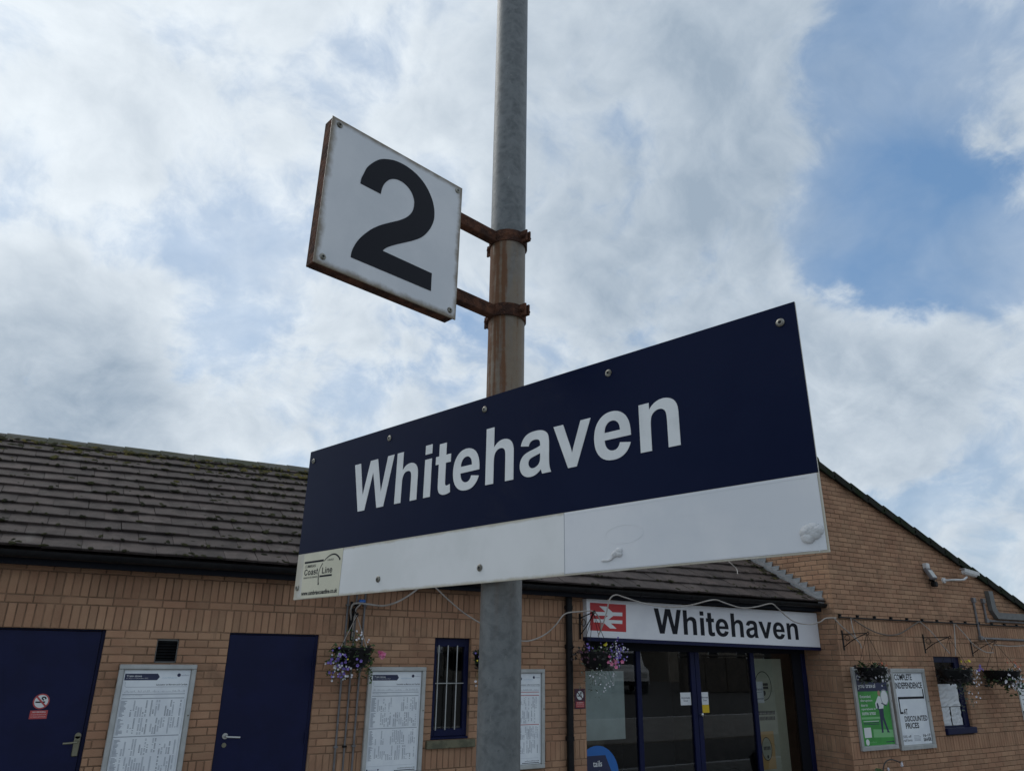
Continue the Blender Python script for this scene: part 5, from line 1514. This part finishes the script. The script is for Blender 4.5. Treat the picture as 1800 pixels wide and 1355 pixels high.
cable('white cable looping up from the conduits towards the nameboard', [(2.916, -.06, 2.267), (2.891, -.07, 2.364), (2.911, -.08, 2.437), (2.986, -.09, 2.452), (3.091, -.1, 2.444), (3.267, -.12, 2.434), (3.418, -.15, 2.481), (3.542, -.2, 2.56), (3.648, -.25, 2.656), (3.71, -.275, 2.74)], .011)
cable('black cable tail bunched against the conduits', [(2.93, -.05, 2.05), (2.925, -.07, 2.2), (2.93, -.07, 2.34), (2.975, -.075, 2.44)], .014, BLACK)
cable('white cable hanging straight from the cable bunch to the basket', [(2.935, -.06, 2.059), (2.927, -.11, 2.283), (2.939, -.105, 2.381), (2.99, -.11, 2.44)], .008)
s_ = MB().bbox(2.985, 3.06, -.085, -.035, 2.455, 2.495, .01).build('connector', BLUEPLASTIC); props(s_, 'small bright blue plug at the top of the conduits', 'connector')
cable('white cable sagging behind the pole to the pier bracket', [(3.774, -.28, 2.713), (3.839, -.25, 2.675), (4.059, -.2, 2.533), (4.278, -.18, 2.395), (4.51, -.18, 2.281), (4.82, -.2, 2.131), (5.113, -.22, 2.081), (5.278, -.24, 2.105), (5.446, -.26, 2.18), (5.582, -.28, 2.293), (5.663, -.3, 2.396), (5.744, -.32, 2.441), (5.909, -.34, 2.459), (6.108, -.35, 2.475), (6.198, -.36, 2.413), (6.242, -.36, 2.33), (6.24, -.36, 2.247)], .0085)
cable('wavy white cable draped across the top of the entrance sign', [(6.198, -.35, 2.163), (6.278, -.34, 2.29), (6.362, -.33, 2.462), (6.41, -.345, 2.636), (6.512, -.35, 2.699), (6.67, -.35, 2.674), (6.986, -.345, 2.614), (7.305, -.345, 2.584), (7.618, -.345, 2.587), (7.925, -.345, 2.631), (8.353, -.35, 2.719), (8.572, -.35, 2.686), (8.912, -.345, 2.629), (9.239, -.345, 2.652), (9.586, -.35, 2.717), (9.729, -.345, 2.66), (9.938, -.345, 2.53), (10.134, -.36, 2.449), (10.384, -.41, 2.43), (10.583, -.45, 2.473), (10.685, -.47, 2.527), (10.816, -.48, 2.542), (10.96, -.48, 2.545)], .0095)
cable('thin white cable lying on the roof tiles above the entrance', [(9.62, .58, 3.56), (9.60, .53, 3.50), (9.566, .39, 3.40), (9.60, .30, 3.30), (9.565, .25, 3.21)], .008)
cable('pale cable running down from the wing corner to a plug', [(10.90, -.49, 2.53), (11.049, -.5, 2.412), (11.214, -.52, 2.302), (11.363, -.55, 2.173), (11.394, -.56, 2.086)], .0095)
cable('pale cable joining the plug left of the green poster bracket', [(11.359, -.46, 2.56), (11.328, -.5, 2.358), (11.328, -.54, 2.216), (11.368, -.56, 2.164)], .0085)
cable('dark cable swag hung below the black cable rail', [(11.374, -.465, 2.56), (11.534, -.48, 2.48), (11.728, -.49, 2.404), (11.929, -.5, 2.346), (12.155, -.5, 2.314), (12.312, -.5, 2.309), (12.559, -.5, 2.333), (12.845, -.49, 2.42), (13.162, -.475, 2.53), (13.272, -.465, 2.555)], .0105, mat('brown_cable', (0.12, 0.095, 0.075), .6))
cable('pale cable dropping from the rail to the basket over the window', [(13.30, -.465, 2.56), (13.53, -.5, 2.395), (13.591, -.6, 2.204), (13.652, -.7, 2.028)], .0085)
cable('pale cable hanging steeply over the wing window', [(14.366, -.465, 2.555), (14.065, -.6, 2.266), (13.817, -.7, 1.998)], .0095)
cable('pale cable curving down to the right hand basket', [(14.408, -.465, 2.55), (14.531, -.55, 2.353), (14.564, -.62, 2.221), (14.686, -.7, 2.104), (14.786, -.75, 2.062), (14.92, -.78, 2.064)], .0085)
cable('short pale cable from the conduit box to the right hand basket', [(15.309, -.47, 2.319), (15.149, -.6, 2.209), (14.958, -.76, 2.119)], .0085)
cable('pale cable running off to the right from the last basket', [(14.992, -.78, 2.196), (15.429, -.7, 2.192), (15.895, -.6, 2.187), (16.531, -.55, 2.209), (16.825, -.5, 2.237), (17.6, -.47, 2.30)], .0085)

# ================================================================== PLANT AT THE FOOT OF THE WING
t = thing('potted_plant', 'arching plant stem with a pale flower below the posters', 'plant', (11.05, -.9, .04))
MB().lathe([(0, .04), (.13, .04), (.17, .28), (.18, .28), (.18, .30), (.16, .30), (.15, .27), (0, .26)], 20, Matrix.Translation((11.0, -.9, 0))).build('pot', BLACK, t, 'world', smooth=True)
MB().tube(spline([(11.0, -.9, .26), (11.02, -.9, .38), (11.09, -.9, .473), (11.219, -.9, .508), (11.357, -.9, .486), (11.46, -.9, .452)], 6), .009, 7).build('stem', LEAF_DARK, t, 'world', smooth=True)
MB().tube(spline([(11.0, -.9, .26), (11.04, -.93, .34), (11.06, -.94, .39)], 5), .007, 6).build('stem', LEAF_DARK, t, 'world', smooth=True)
lf = random.Random(3)
for p in ((10.90, -.92, .385), (10.93, -.86, .36), (11.03, -.88, .34), (10.97, -.97, .33)):
    M = Matrix.Translation(p) @ Euler((lf.uniform(.2, .9), lf.uniform(-.5, .5), lf.uniform(-1, 1))).to_matrix().to_4x4()
    MB().add([(0, -.07, 0), (.035, -.02, .01), (.03, .03, .01), (0, .08, -.01), (-.03, .03, .01), (-.035, -.02, .01), (0, 0, -.006)], [(0, 1, 6), (1, 2, 6), (2, 3, 6), (3, 4, 6), (4, 5, 6), (5, 0, 6)], M).build('leaf', LEAF, t, 'world')
flowers(lf, [(11.465 + lf.gauss(0, .012), -.92, .45 + lf.gauss(0, .022)) for _ in range(9)], .02).build('flower', PET_WHITE, t, 'world')
flowers(lf, [(11.07 + lf.gauss(0, .01), -.95, .39 + lf.gauss(0, .01)) for _ in range(5)], .015).build('flower', PET_WHITE, t, 'world')

# ================================================================== ACROSS THE ROAD (seen mirrored in the glass)
def box_thing(name, label, cat, parts, loc):
    t = thing(name, label, cat, loc)
    return t


van = thing('parked_van', 'white parked van across the road mirrored in the entrance glass', 'van', m=Matrix.Translation((26.6, -24.0, 0)) @ Matrix.Rotation(radians(-62), 4, 'Z') @ Matrix.Translation((-17, 13, 0)))
vb = [(14.4, .45), (14.4, 1.05), (14.55, 1.18), (15.45, 1.32), (16.15, 1.98), (16.4, 2.06), (19.3, 2.08), (19.5, 1.95), (19.55, .45)]
MB().prism(vb, -13.9, -12.1, 'xz').build('body', VANWHITE, van)
MB().prism([(15.62, 1.37), (16.2, 1.9), (16.75, 1.9), (16.75, 1.37)], -12.099, -12.085, 'xz').build('side_window', WINDARK, van)
MB().add([(15.50, -13.75, 1.372), (15.50, -12.25, 1.372), (16.10, -12.35, 1.94), (16.10, -13.65, 1.94)], [(3, 2, 1, 0)]).build('windscreen', WINDARK, van)
for x in (15.25, 18.6):
    for y in (-12.15, -13.85):
        wl = MB().lathe([(0, -.1), (.33, -.1), (.34, 0), (.33, .1), (0, .1)], 20, Matrix.Translation((x, y, .34)) @ Matrix.Rotation(pi / 2, 4, 'X')).build('wheel', RUBBER, van, smooth=True)
        MB().lathe([(0, -.105), (.2, -.105), (.2, .105), (0, .105)], 16, Matrix.Translation((x, y, .34)) @ Matrix.Rotation(pi / 2, 4, 'X')).build('hubcap', ALU, wl)
for y in (-12.35, -13.65):
    MB().bbox(14.385, 14.42, y - .16, y + .16, .78, .98, .01).build('headlight', ALU, van)
MB().bbox(14.33, 14.4, -13.85, -12.15, .42, .62, .02).build('bumper', BLACK, van)
sw = thing('stone_wall', 'low dark stone wall across the road mirrored in the glass', 'wall', (48, -22, 0))
wr_ = random.Random(12)
for i in range(24):
    MB().bbox(29 + i * 1.6, 30.56 + i * 1.6, -22.2, -21.8, 0, 1.75 + wr_.uniform(-.06, .06), .04).build('wall_bay', RUBBLE, sw, 'world')
    MB().bbox(29 + i * 1.6, 30.58 + i * 1.6, -22.26, -21.74, 1.82, 1.92, .03).build('coping_stone', RUBBLE, sw, 'world')
for hi, (x0, x1, label) in enumerate(((24, 36, 'pale rendered house across the road left in the mirrored glass'), (39, 56, 'long rendered house across the road right in the mirrored glass'))):
    hs = thing('house', label, 'house', ((x0 + x1) / 2, -37, 0), 'houses across the road')
    MB().box(x0, x1, -41, -34, 0, 5.6).build('wall', RENDER, hs, 'world')
    MB().prism([(-41.4, 5.5), (-33.6, 5.5), (-37.5, 8.2)], x0 - .3, x1 + .3, 'yz').build('roof', TILE, hs, 'world')
    for i in range(int((x1 - x0) / 3)):
        for zz in (1.0, 3.6):
            xx = x0 + 1 + i * 3
            wn = MB().bbox(xx, xx + 1.1, -33.99, -33.93, zz, zz + 1.4, .01).build('window', SIGNWHITE, hs, 'world')
            MB().box(xx + .08, xx + 1.02, -33.929, -33.92, zz + .08, zz + 1.32).build('pane', WINDARK, wn, 'world')
